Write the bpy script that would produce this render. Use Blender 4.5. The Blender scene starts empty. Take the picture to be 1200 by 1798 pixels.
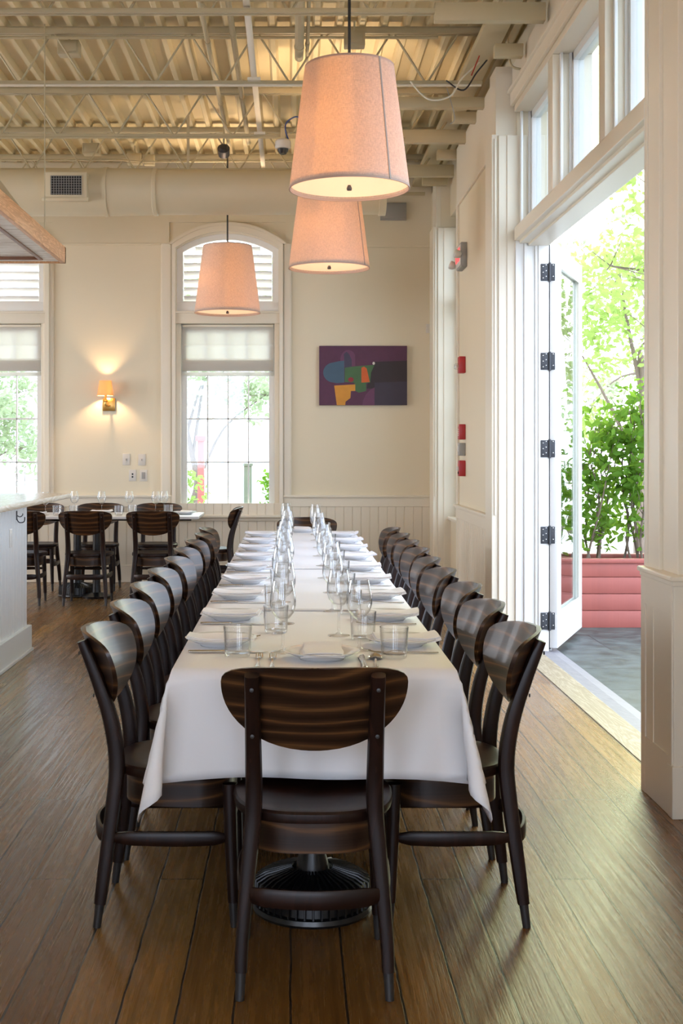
import bpy, bmesh, math, random
from math import sin, cos, pi, sqrt, radians as R
from mathutils import Vector, Matrix
random.seed(7)
S = bpy.context.scene
C = S.collection

# ------------------------------------------------------------------ camera, world, sun, large lights, exposure
EYE = 1.34
FPX = 2200.0                                   # focal length in pixels of the 1200x1798 frame
cam_d = bpy.data.cameras.new('camera')
cam_d.sensor_fit = 'VERTICAL'
cam_d.sensor_height = 36.0
cam_d.lens = FPX * 36.0 / 1798.0
cam_d.shift_x = (600 - 514) / 1798.0
cam_d.shift_y = -(899 - 790) / 1798.0
cam_d.clip_start = 0.05
cam = bpy.data.objects.new('camera', cam_d)
cam.location = (0, 0, EYE)
cam.rotation_euler = (R(90), 0, 0)
C.objects.link(cam)
S.camera = cam
S.view_settings.view_transform = 'Standard'
S.view_settings.look = 'None'
S.view_settings.exposure = 0.05
S.view_settings.gamma = 1.0
S.view_settings.use_curve_mapping = False
S.cycles.use_denoising = True
S.cycles.max_bounces = 10
S.cycles.diffuse_bounces = 4
S.cycles.glossy_bounces = 5
S.cycles.transmission_bounces = 6
S.cycles.transparent_max_bounces = 24
S.cycles.sample_clamp_indirect = 6.0
S.cycles.caustics_reflective = False
S.cycles.caustics_refractive = False

W = bpy.data.worlds.new('world')
S.world = W
W.use_nodes = True
wb = W.node_tree.nodes['Background']
wb.inputs[0].default_value = (0.93, 0.965, 1.0, 1)
wb.inputs[1].default_value = 1.0
# bright hazy sky with a broad glow around the veiled sun, which stands beyond the patio
_wt = W.node_tree
_tc = _wt.nodes.new('ShaderNodeTexCoord')
_dt = _wt.nodes.new('ShaderNodeVectorMath'); _dt.operation = 'DOT_PRODUCT'
_dt.inputs[1].default_value = tuple(Vector((0.44, 1.0, 0.46)).normalized())
_wt.links.new(_tc.outputs['Generated'], _dt.inputs[0])
_mx = _wt.nodes.new('ShaderNodeMath'); _mx.operation = 'MAXIMUM'; _mx.inputs[1].default_value = 0.0
_wt.links.new(_dt.outputs['Value'], _mx.inputs[0])
_pw = _wt.nodes.new('ShaderNodeMath'); _pw.operation = 'POWER'; _pw.inputs[1].default_value = 20.0
_wt.links.new(_mx.outputs[0], _pw.inputs[0])
_cm = _wt.nodes.new('ShaderNodeMix'); _cm.data_type = 'RGBA'
_cm.inputs['A'].default_value = (4.4, 5.1, 6.3, 1)
_cm.inputs['B'].default_value = (12.0, 12.5, 6.8, 1)
_wt.links.new(_pw.outputs[0], _cm.inputs['Factor'])
_wt.links.new(_cm.outputs['Result'], wb.inputs[0])

def light(name, kind, loc, energy, color, rot=(0, 0, 0), size=None, size_y=None, parent=None):
    d = bpy.data.lights.new(name, kind)
    d.energy = energy
    d.color = color
    if kind == 'AREA':
        d.shape = 'RECTANGLE'
        d.size = size
        d.size_y = size_y
    elif kind == 'POINT':
        d.shadow_soft_size = size
    elif kind == 'SUN':
        d.angle = size
    o = bpy.data.objects.new(name, d)
    o.location = loc
    o.rotation_euler = rot
    o.parent = parent
    C.objects.link(o)
    return o


def portal(name, loc, rot, sx, sy):
    o = light(name, 'AREA', loc, 1, (1, 1, 1), rot, sx, sy)
    o.data.cycles.is_portal = True
portal('door_portal', (1.74, 6.68, 1.85), (0, R(90), 0), 3.7, 3.5)      # emits toward -X (size along local X is height)
portal('far_window_portal', (-0.658, 12.86, 1.9), (R(-90), 0, 0), 1.0, 3.2)
portal('left_window_portal', (-3.025, 12.86, 1.9), (R(-90), 0, 0), 1.0, 3.2)
portal('side_window_portal', (1.72, 11.28, 2.1), (0, R(90), 0), 3.0, 1.1)
# added fill lamps, set in the openings of the unseen wall behind the camera
for i, (x, p) in enumerate(((-4.4, 24), (-1.9, 24), (0.4, 17))):
    light('rear_fill_light', 'AREA', (x, -3.42, 2.05), p, (0.74, 0.82, 1.0), (R(90), 0, 0), 1.5, 2.6)
for y in (7.0, 10.2):
    light('left_fill_light', 'AREA', (-7.42, y, 2.1), 85, (1.0, 0.93, 0.85), (0, R(-90), 0), 2.6, 1.8)  # added lamps that lift the room from the unseen left wall

# ------------------------------------------------------------------ materials
def nmat(name):
    m = bpy.data.materials.new(name)
    m.use_nodes = True
    nt = m.node_tree
    return m, nt, nt.nodes['Principled BSDF']

def N(nt, kind, **kw):
    n = nt.nodes.new(kind)
    for k, v in kw.items():
        setattr(n, k, v)
    return n

def plain(name, col, rough=0.5, metal=0.0, bump=0.0, bscale=60, var=0.0, vscale=3, spec=0.5, coat=0.0, emis=None, estr=0.0):
    m, nt, b = nmat(name)
    b.inputs['Base Color'].default_value = (*col, 1)
    b.inputs['Roughness'].default_value = rough
    b.inputs['Metallic'].default_value = metal
    b.inputs['Specular IOR Level'].default_value = spec
    b.inputs['Coat Weight'].default_value = coat
    if emis:
        b.inputs['Emission Color'].default_value = (*emis, 1)
        b.inputs['Emission Strength'].default_value = estr
    tc = N(nt, 'ShaderNodeTexCoord')
    if var:
        n = N(nt, 'ShaderNodeTexNoise')
        n.inputs['Scale'].default_value = vscale
        n.inputs['Detail'].default_value = 4
        nt.links.new(tc.outputs['Object'], n.inputs['Vector'])
        mx = N(nt, 'ShaderNodeMix', data_type='RGBA')
        mx.inputs['A'].default_value = (*[c * (1 - var) for c in col], 1)
        mx.inputs['B'].default_value = (*[min(1, c * (1 + var)) for c in col], 1)
        nt.links.new(n.outputs['Fac'], mx.inputs['Factor'])
        nt.links.new(mx.outputs['Result'], b.inputs['Base Color'])
    if bump:
        n = N(nt, 'ShaderNodeTexNoise')
        n.inputs['Scale'].default_value = bscale
        n.inputs['Detail'].default_value = 3
        nt.links.new(tc.outputs['Object'], n.inputs['Vector'])
        bp = N(nt, 'ShaderNodeBump')
        bp.inputs['Strength'].default_value = bump
        bp.inputs['Distance'].default_value = 0.01
        nt.links.new(n.outputs['Fac'], bp.inputs['Height'])
        nt.links.new(bp.outputs['Normal'], b.inputs['Normal'])
    return m

def wood(name, dark, light_, scale=(1, 12, 12), rough=0.32, coat=0.3, dist=4.0, ws=2.0, lo=0.35, hi=0.75, spec=0.5, det=5):
    """grain running along the local X axis"""
    m, nt, b = nmat(name)
    tc = N(nt, 'ShaderNodeTexCoord')
    mp = N(nt, 'ShaderNodeMapping')
    mp.inputs['Scale'].default_value = scale
    nt.links.new(tc.outputs['Object'], mp.inputs['Vector'])
    wv = N(nt, 'ShaderNodeTexNoise')
    wv.inputs['Scale'].default_value = ws
    wv.inputs['Detail'].default_value = det
    wv.inputs['Distortion'].default_value = dist * 0.25
    nt.links.new(mp.outputs['Vector'], wv.inputs['Vector'])
    ms = N(nt, 'ShaderNodeMath', operation='MULTIPLY')
    ms.inputs[1].default_value = 9.0
    fr = N(nt, 'ShaderNodeMath', operation='FRACT')
    nt.links.new(wv.outputs['Fac'], ms.inputs[0])
    nt.links.new(ms.outputs[0], fr.inputs[0])
    fine = N(nt, 'ShaderNodeTexNoise')
    fine.inputs['Scale'].default_value = ws * 9
    nt.links.new(mp.outputs['Vector'], fine.inputs['Vector'])
    ad = N(nt, 'ShaderNodeMath', operation='MULTIPLY')
    nt.links.new(fr.outputs[0], ad.inputs[0])
    nt.links.new(fine.outputs['Fac'], ad.inputs[1])
    cr = N(nt, 'ShaderNodeValToRGB')
    cr.color_ramp.elements[0].position = lo * 0.5
    cr.color_ramp.elements[0].color = (*dark, 1)
    cr.color_ramp.elements[1].position = hi * 0.75
    cr.color_ramp.elements[1].color = (*light_, 1)
    nt.links.new(ad.outputs[0], cr.inputs[0])
    nt.links.new(cr.outputs[0], b.inputs['Base Color'])
    b.inputs['Roughness'].default_value = rough
    b.inputs['Coat Weight'].default_value = coat
    b.inputs['Coat Roughness'].default_value = 0.2
    b.inputs['Specular IOR Level'].default_value = spec
    return m

def glass_mat(name, tint=(0.97, 0.98, 0.98), boost=1.0, edge=0.9, rough=0.0):
    m = bpy.data.materials.new(name)
    m.use_nodes = True
    nt = m.node_tree
    nt.nodes.clear()
    out = N(nt, 'ShaderNodeOutputMaterial')
    tr = N(nt, 'ShaderNodeBsdfTransparent')
    tm = N(nt, 'ShaderNodeMix', data_type='RGBA')
    tm.inputs['A'].default_value = (*tint, 1)
    tm.inputs['B'].default_value = (*[c * edge for c in tint], 1)
    gl = N(nt, 'ShaderNodeBsdfGlossy')
    gl.inputs['Roughness'].default_value = rough
    lw = N(nt, 'ShaderNodeLayerWeight')
    lw.inputs['Blend'].default_value = 0.5
    pw = N(nt, 'ShaderNodeMath', operation='POWER')
    pw.inputs[1].default_value = 3.2
    nt.links.new(lw.outputs['Facing'], pw.inputs[0])
    mu = N(nt, 'ShaderNodeMath', operation='MULTIPLY_ADD', use_clamp=True)
    mu.inputs[1].default_value = boost
    mu.inputs[2].default_value = 0.045
    nt.links.new(pw.outputs[0], mu.inputs[0])
    nt.links.new(pw.outputs[0], tm.inputs['Factor'])
    nt.links.new(tm.outputs['Result'], tr.inputs[0])
    mx = N(nt, 'ShaderNodeMixShader')
    nt.links.new(mu.outputs[0], mx.inputs[0])
    nt.links.new(tr.outputs[0], mx.inputs[1])
    nt.links.new(gl.outputs[0], mx.inputs[2])
    nt.links.new(mx.outputs[0], out.inputs['Surface'])
    return m

def cloth_trans(name, col, trans=0.5, tcol=None, weave=True, wscale=700, strength=0.25):
    """woven fabric letting some light through"""
    m = bpy.data.materials.new(name)
    m.use_nodes = True
    nt = m.node_tree
    nt.nodes.clear()
    out = N(nt, 'ShaderNodeOutputMaterial')
    df = N(nt, 'ShaderNodeBsdfDiffuse')
    ts = N(nt, 'ShaderNodeBsdfTranslucent')
    df.inputs[0].default_value = (*col, 1)
    ts.inputs[0].default_value = (*(tcol or col), 1)
    if weave:
        tc = N(nt, 'ShaderNodeTexCoord')
        ns = []
        for sc in ((1, 1, 9), (6, 6, .6)):
            mp = N(nt, 'ShaderNodeMapping')
            mp.inputs['Scale'].default_value = sc
            nt.links.new(tc.outputs['Object'], mp.inputs['Vector'])
            n = N(nt, 'ShaderNodeTexNoise')
            n.inputs['Scale'].default_value = wscale / 10
            n.inputs['Detail'].default_value = 3
            nt.links.new(mp.outputs['Vector'], n.inputs['Vector'])
            ns.append(n)
        ad = N(nt, 'ShaderNodeMath', operation='ADD')
        nt.links.new(ns[0].outputs['Fac'], ad.inputs[0])
        nt.links.new(ns[1].outputs['Fac'], ad.inputs[1])
        mr = N(nt, 'ShaderNodeMapRange')
        mr.inputs['From Min'].default_value = 0.7
        mr.inputs['From Max'].default_value = 1.3
        mr.inputs['To Min'].default_value = 1 - strength
        mr.inputs['To Max'].default_value = 1.0
        nt.links.new(ad.outputs[0], mr.inputs[0])
        for sh, c in ((df, col), (ts, tcol or col)):
            mx = N(nt, 'ShaderNodeMix', data_type='RGBA', blend_type='MULTIPLY')
            mx.inputs['Factor'].default_value = 1
            mx.inputs['A'].default_value = (*c, 1)
            nt.links.new(mr.outputs[0], mx.inputs['B'])
            nt.links.new(mx.outputs['Result'], sh.inputs[0])
    mx = N(nt, 'ShaderNodeMixShader')
    mx.inputs[0].default_value = trans
    nt.links.new(df.outputs[0], mx.inputs[1])
    nt.links.new(ts.outputs[0], mx.inputs[2])
    nt.links.new(mx.outputs[0], out.inputs['Surface'])
    return m

CREAM = (0.76, 0.70, 0.60)
M = {}
M['wall'] = plain('cream_wall_paint', (0.76, 0.672, 0.50), 0.55, bump=0.05, bscale=120)
M['trim'] = plain('cream_trim_paint', (0.79, 0.715, 0.58), 0.35, bump=0.03, bscale=40)
M['door_paint'] = plain('white_door_paint', (0.78, 0.77, 0.74), 0.35, bump=0.03, bscale=40)
M['ceiling'] = plain('cream_ceiling_paint', (0.72, 0.60, 0.36), 0.6, var=0.10, vscale=2.5)
M['joist'] = plain('cream_steel_paint', (0.52, 0.44, 0.275), 0.5, var=0.06, vscale=6)
M['duct'] = plain('cream_duct_paint', (0.68, 0.585, 0.40), 0.5, var=0.05, vscale=2)
M['wood'] = wood('dark_stained_wood', (0.013, 0.005, 0.0035), (0.026, 0.010, 0.007), (2, 2, 0.3), rough=0.36, coat=0.0, spec=0.32)
def veneer():
    m, nt, b = nmat('dark_stained_plywood')
    tc = N(nt, 'ShaderNodeTexCoord')
    mp = N(nt, 'ShaderNodeMapping')
    mp.inputs['Scale'].default_value = (1.3, 1.3, 6.0)
    nt.links.new(tc.outputs['Object'], mp.inputs['Vector'])
    wv = N(nt, 'ShaderNodeTexWave', bands_direction='Z')
    wv.inputs['Scale'].default_value = 1.25
    wv.inputs['Distortion'].default_value = 11.0
    wv.inputs['Detail'].default_value = 2.0
    wv.inputs['Detail Scale'].default_value = 0.9
    nt.links.new(mp.outputs['Vector'], wv.inputs['Vector'])
    f = N(nt, 'ShaderNodeTexNoise')
    f.inputs['Scale'].default_value = 14
    mp2 = N(nt, 'ShaderNodeMapping')
    mp2.inputs['Scale'].default_value = (0.5, 0.5, 22)
    nt.links.new(tc.outputs['Object'], mp2.inputs['Vector'])
    nt.links.new(mp2.outputs['Vector'], f.inputs['Vector'])
    cr = N(nt, 'ShaderNodeValToRGB')
    e = cr.color_ramp.elements
    e[0].position = 0.0; e[0].color = (0.020, 0.009, 0.005, 1)
    e[1].position = 1.0; e[1].color = (0.13, 0.058, 0.021, 1)
    k = e.new(0.62); k.color = (0.038, 0.017, 0.009, 1)
    k = e.new(0.90); k.color = (0.060, 0.027, 0.012, 1)
    nt.links.new(wv.outputs['Fac'], cr.inputs[0])
    mx = N(nt, 'ShaderNodeMix', data_type='RGBA', blend_type='MULTIPLY')
    mx.inputs['Factor'].default_value = 0.8
    nt.links.new(cr.outputs[0], mx.inputs['A'])
    mr = N(nt, 'ShaderNodeMapRange')
    mr.inputs['From Min'].default_value = 0.3; mr.inputs['From Max'].default_value = 0.7
    mr.inputs['To Min'].default_value = 0.55; mr.inputs['To Max'].default_value = 1.25
    nt.links.new(f.outputs['Fac'], mr.inputs[0])
    nt.links.new(mr.outputs[0], mx.inputs['B'])
    nt.links.new(mx.outputs['Result'], b.inputs['Base Color'])
    b.inputs['Roughness'].default_value = 0.34
    b.inputs['Specular IOR Level'].default_value = 0.4
    b.inputs['Coat Weight'].default_value = 0.1
    return m
M['backwood'] = veneer()
M['cap'] = plain('dark_grey_glide', (0.03, 0.028, 0.028), 0.4)
M['linen'] = plain('white_tablecloth_cotton', (0.87, 0.86, 0.88), 0.85, bump=0.12, bscale=9, spec=0.2)
M['napkin'] = plain('white_napkin_cotton', (0.87, 0.85, 0.87), 0.9, bump=0.1, bscale=200, spec=0.2)
M['china'] = plain('white_china', (0.82, 0.82, 0.82), 0.12)
M['steel'] = plain('polished_steel', (0.62, 0.60, 0.57), 0.16, 1.0)
M['glass'] = glass_mat('drinking_glass', (0.985, 0.988, 0.99), 1.0, 0.6)
M['pane'] = glass_mat('window_glass', (0.95, 0.98, 0.98), 0.5)
M['iron'] = plain('black_cast_iron', (0.008, 0.008, 0.009), 0.3, spec=0.6)
M['brass'] = plain('aged_brass', (0.55, 0.33, 0.10), 0.3, 1.0)
M['dark'] = plain('dark_grey_metal', (0.045, 0.045, 0.05), 0.5, 0.4)
M['hinge'] = plain('graphite_hinge_metal', (0.05, 0.053, 0.06), 0.55, 0.3, bump=0.2, bscale=150)
M['red'] = plain('red_alarm_plastic', (0.42, 0.02, 0.025), 0.4)
M['white_plastic'] = plain('white_plastic', (0.66, 0.62, 0.56), 0.4)
M['grey_plastic'] = plain('grey_plastic', (0.33, 0.32, 0.30), 0.5)
M['black'] = plain('black_plastic', (0.01, 0.01, 0.01), 0.4)
M['shade'] = cloth_trans('linen_lamp_shade', (0.88, 0.80, 0.75), 0.46, (0.93, 0.66, 0.40), wscale=600, strength=0.30)
M['sconce_shade'] = cloth_trans('cream_sconce_shade', (0.78, 0.66, 0.48), 0.6, (0.9, 0.62, 0.28), weave=False)
M['diffuser'] = cloth_trans('white_acrylic_diffuser', (0.95, 0.90, 0.88), 0.8, (1.0, 0.93, 0.88), weave=False)
M['blind'] = cloth_trans('white_blind_linen', (0.80, 0.76, 0.70), 0.5, (0.84, 0.82, 0.78), weave=False)
M['shutter'] = plain('white_shutter_paint', (0.85, 0.83, 0.79), 0.4)
M['hoodwood'] = wood('honey_canopy_wood', (0.60, 0.29, 0.12), (0.84, 0.48, 0.24), (8, 0.7, 8), rough=0.5, coat=0.0, ws=1.5)
M['brownwood'] = plain('brown_wood_trim', (0.22, 0.085, 0.035), 0.5, var=0.2, vscale=8)
M['blue'] = plain('blue_cable', (0.02, 0.05, 0.20), 0.5)
M['redcable'] = plain('red_cable', (0.45, 0.05, 0.03), 0.5)
M['planter'] = None
M['leaf'] = cloth_trans('shrub_leaf', (0.10, 0.20, 0.035), 0.45, (0.28, 0.46, 0.05), weave=False)
M['tree_leaf'] = cloth_trans('tree_leaf', (0.26, 0.36, 0.10), 0.45, (0.40, 0.52, 0.15), weave=False)
M['pale_leaf'] = cloth_trans('pale_tree_leaf', (0.36, 0.42, 0.26), 0.4, (0.46, 0.52, 0.32), weave=False)
M['bark'] = plain('grey_bark', (0.16, 0.12, 0.09), 0.9, bump=0.5, bscale=40, var=0.3, vscale=12)
M['soil'] = plain('dark_soil', (0.03, 0.02, 0.015), 0.95, bump=0.8, bscale=60)
M['bead'] = M['trim']

def whitewash():
    m, nt, b = nmat('distressed_white_wood')
    tc = N(nt, 'ShaderNodeTexCoord')
    mp = N(nt, 'ShaderNodeMapping')
    mp.inputs['Scale'].default_value = (1.2, 9, 9)
    nt.links.new(tc.outputs['Object'], mp.inputs['Vector'])
    n = N(nt, 'ShaderNodeTexNoise')
    n.inputs['Scale'].default_value = 3
    n.inputs['Detail'].default_value = 8
    n.inputs['Roughness'].default_value = 0.7
    nt.links.new(mp.outputs['Vector'], n.inputs['Vector'])
    cr = N(nt, 'ShaderNodeValToRGB')
    cr.color_ramp.elements[0].position = 0.36
    cr.color_ramp.elements[0].color = (0.62, 0.57, 0.53, 1)
    cr.color_ramp.elements[1].position = 0.56
    cr.color_ramp.elements[1].color = (0.95, 0.94, 0.93, 1)
    nt.links.new(n.outputs['Fac'], cr.inputs[0])
    nt.links.new(cr.outputs[0], b.inputs['Base Color'])
    b.inputs['Roughness'].default_value = 0.6
    return m
M['whitewash'] = whitewash()

def plank_mat(name, cols, row=0.15, length=2.4, rough=0.32, gap=(0.03, 0.018, 0.01), swap=True, grain=True, mortar=0.0022, mott=0.35):
    m, nt, b = nmat(name)
    tc = N(nt, 'ShaderNodeTexCoord')
    sp = N(nt, 'ShaderNodeSeparateXYZ')
    nt.links.new(tc.outputs['Object'], sp.inputs[0])
    cb = N(nt, 'ShaderNodeCombineXYZ')
    wob = N(nt, 'ShaderNodeTexNoise')
    wob.inputs['Scale'].default_value = 5.0
    wob.inputs['Detail'].default_value = 4
    nt.links.new(tc.outputs['Object'], wob.inputs['Vector'])
    wm = N(nt, 'ShaderNodeMath', operation='MULTIPLY_ADD')
    wm.inputs[1].default_value = 0.010 if grain else 0.0
    nt.links.new(wob.outputs['Fac'], wm.inputs[0])
    a, c = ('Y', 'X') if swap else ('X', 'Y')
    nt.links.new(sp.outputs[a], cb.inputs['X'])
    nt.links.new(sp.outputs[c], wm.inputs[2])
    nt.links.new(wm.outputs[0], cb.inputs['Y'])
    br = N(nt, 'ShaderNodeTexBrick')
    br.offset = 0.37
    br.offset_frequency = 3
    br.inputs['Color1'].default_value = (0, 0, 0, 1)
    br.inputs['Color2'].default_value = (1, 1, 1, 1)
    br.inputs['Mortar'].default_value = (0.5, 0.5, 0.5, 1)
    br.inputs['Scale'].default_value = 1
    br.inputs['Mortar Size'].default_value = mortar
    br.inputs['Mortar Smooth'].default_value = 0.3
    br.inputs['Brick Width'].default_value = length
    br.inputs['Row Height'].default_value = row
    nt.links.new(cb.outputs[0], br.inputs['Vector'])
    cr = N(nt, 'ShaderNodeValToRGB')
    cr.color_ramp.elements[0].color = (*cols[0], 1)
    cr.color_ramp.elements[1].color = (*cols[-1], 1)
    for i, c_ in enumerate(cols[1:-1]):
        e = cr.color_ramp.elements.new((i + 1) / (len(cols) - 1))
        e.color = (*c_, 1)
    nt.links.new(br.outputs['Color'], cr.inputs[0])
    # grain stretched along the boards
    mp = N(nt, 'ShaderNodeMapping')
    mp.inputs['Scale'].default_value = (0.55, 17, 1) if grain else (2, 2, 2)
    cg = N(nt, 'ShaderNodeCombineXYZ')
    nt.links.new(sp.outputs[a], cg.inputs['X'])
    nt.links.new(sp.outputs[c], cg.inputs['Y'])
    nt.links.new(cg.outputs[0], mp.inputs['Vector'])
    ad = N(nt, 'ShaderNodeVectorMath', operation='ADD')
    nt.links.new(mp.outputs['Vector'], ad.inputs[0])
    sc = N(nt, 'ShaderNodeVectorMath', operation='SCALE')
    sc.inputs['Scale'].default_value = 7.0
    nt.links.new(br.outputs['Color'], sc.inputs[0])
    nt.links.new(sc.outputs[0], ad.inputs[1])
    g = N(nt, 'ShaderNodeTexNoise')
    g.inputs['Scale'].default_value = 3.2
    g.inputs['Detail'].default_value = 8
    g.inputs['Roughness'].default_value = 0.68
    g.inputs['Distortion'].default_value = 0.12
    nt.links.new(ad.outputs[0], g.inputs['Vector'])
    mr = N(nt, 'ShaderNodeMapRange')
    mr.inputs['From Min'].default_value = 0.3
    mr.inputs['From Max'].default_value = 0.7
    mr.inputs['To Min'].default_value = 1 - mott
    mr.inputs['To Max'].default_value = 1 + mott * 0.7
    nt.links.new(g.outputs['Fac'], mr.inputs[0])
    m1 = N(nt, 'ShaderNodeMix', data_type='RGBA', blend_type='MULTIPLY')
    m1.inputs['Factor'].default_value = 1
    nt.links.new(cr.outputs[0], m1.inputs['A'])
    nt.links.new(mr.outputs[0], m1.inputs['B'])
    last = m1
    if grain:
        # dark checks, nail holes and stains
        k = N(nt, 'ShaderNodeTexNoise')
        k.inputs['Scale'].default_value = 1.6
        k.inputs['Detail'].default_value = 9
        k.inputs['Roughness'].default_value = 0.75
        mp2 = N(nt, 'ShaderNodeMapping')
        mp2.inputs['Scale'].default_value = (1.1, 5, 1)
        nt.links.new(cg.outputs[0], mp2.inputs['Vector'])
        nt.links.new(mp2.outputs['Vector'], k.inputs['Vector'])
        kr = N(nt, 'ShaderNodeMapRange')
        kr.inputs['From Min'].default_value = 0.69
        kr.inputs['From Max'].default_value = 0.77
        nt.links.new(k.outputs['Fac'], kr.inputs[0])
        m2 = N(nt, 'ShaderNodeMix', data_type='RGBA')
        nt.links.new(kr.outputs[0], m2.inputs['Factor'])
        nt.links.new(m1.outputs['Result'], m2.inputs['A'])
        m2.inputs['B'].default_value = (0.035, 0.03, 0.022, 1)
        last = m2
    m3 = N(nt, 'ShaderNodeMix', data_type='RGBA')
    nt.links.new(br.outputs['Fac'], m3.inputs['Factor'])
    nt.links.new(last.outputs['Result'], m3.inputs['A'])
    m3.inputs['B'].default_value = (*gap, 1)
    nt.links.new(m3.outputs['Result'], b.inputs['Base Color'])
    rr = N(nt, 'ShaderNodeMapRange')
    rr.inputs['From Min'].default_value = 0.3
    rr.inputs['From Max'].default_value = 0.7
    rr.inputs['To Min'].default_value = rough - 0.07
    rr.inputs['To Max'].default_value = rough + 0.12
    nt.links.new(g.outputs['Fac'], rr.inputs[0])
    nt.links.new(rr.outputs[0], b.inputs['Roughness'])
    bp = N(nt, 'ShaderNodeBump')
    bp.inputs['Strength'].default_value = 0.25
    bp.inputs['Distance'].default_value = 0.01
    hs = N(nt, 'ShaderNodeMath', operation='MULTIPLY_ADD')
    hs.inputs[1].default_value = -1.5
    nt.links.new(br.outputs['Fac'], hs.inputs[0])
    nt.links.new(g.outputs['Fac'], hs.inputs[2])
    nt.links.new(hs.outputs[0], bp.inputs['Height'])
    nt.links.new(bp.outputs['Normal'], b.inputs['Normal'])
    return m, b
M['floor'], _b = plank_mat('reclaimed_plank_floor', [(0.12, 0.051, 0.012), (0.225, 0.108, 0.025), (0.165, 0.074, 0.017), (0.28, 0.145, 0.036), (0.14, 0.060, 0.014)], row=0.136, rough=0.24, mortar=0.0034, mott=0.30)
_b.inputs['Coat Weight'].default_value = 0.05
_b.inputs['Specular IOR Level'].default_value = 0.42
_b.inputs['Coat Roughness'].default_value = 0.22
M['slate'], _b = plank_mat('grey_slate_paving', [(0.055, 0.068, 0.064), (0.08, 0.092, 0.086), (0.065, 0.075, 0.072)], row=0.72, length=1.35, rough=0.55, gap=(0.03, 0.03, 0.03), swap=False, grain=False, mortar=0.007, mott=0.75)
M['planter'], _b = plank_mat('red_painted_boards', [(0.33, 0.085, 0.065), (0.37, 0.10, 0.08), (0.35, 0.092, 0.072)], row=5, length=9, rough=0.5, grain=False, mott=0.12)
M['threshold'] = wood('pale_threshold_wood', (0.28, 0.22, 0.13), (0.42, 0.35, 0.24), (6, 0.6, 6), rough=0.5, coat=0, ws=2)
M['stone'] = plain('grey_sill_stone', (0.20, 0.19, 0.20), 0.6, bump=0.3, bscale=30, var=0.15, vscale=9)
M['pavement'] = plain('pale_pavement', (0.62, 0.60, 0.56), 0.8, var=0.1, vscale=1)
M['counter'] = wood('pale_bar_top_wood', (0.62, 0.49, 0.34), (0.78, 0.68, 0.54), (8, 0.7, 8), rough=0.25, coat=0.4, ws=1.5)
M['bar_paint'] = plain('pale_grey_bar_paint', (0.70, 0.69, 0.67), 0.3, bump=0.04, bscale=30)
M['marble'] = plain('white_laminate', (0.66, 0.65, 0.64), 0.25)

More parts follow.
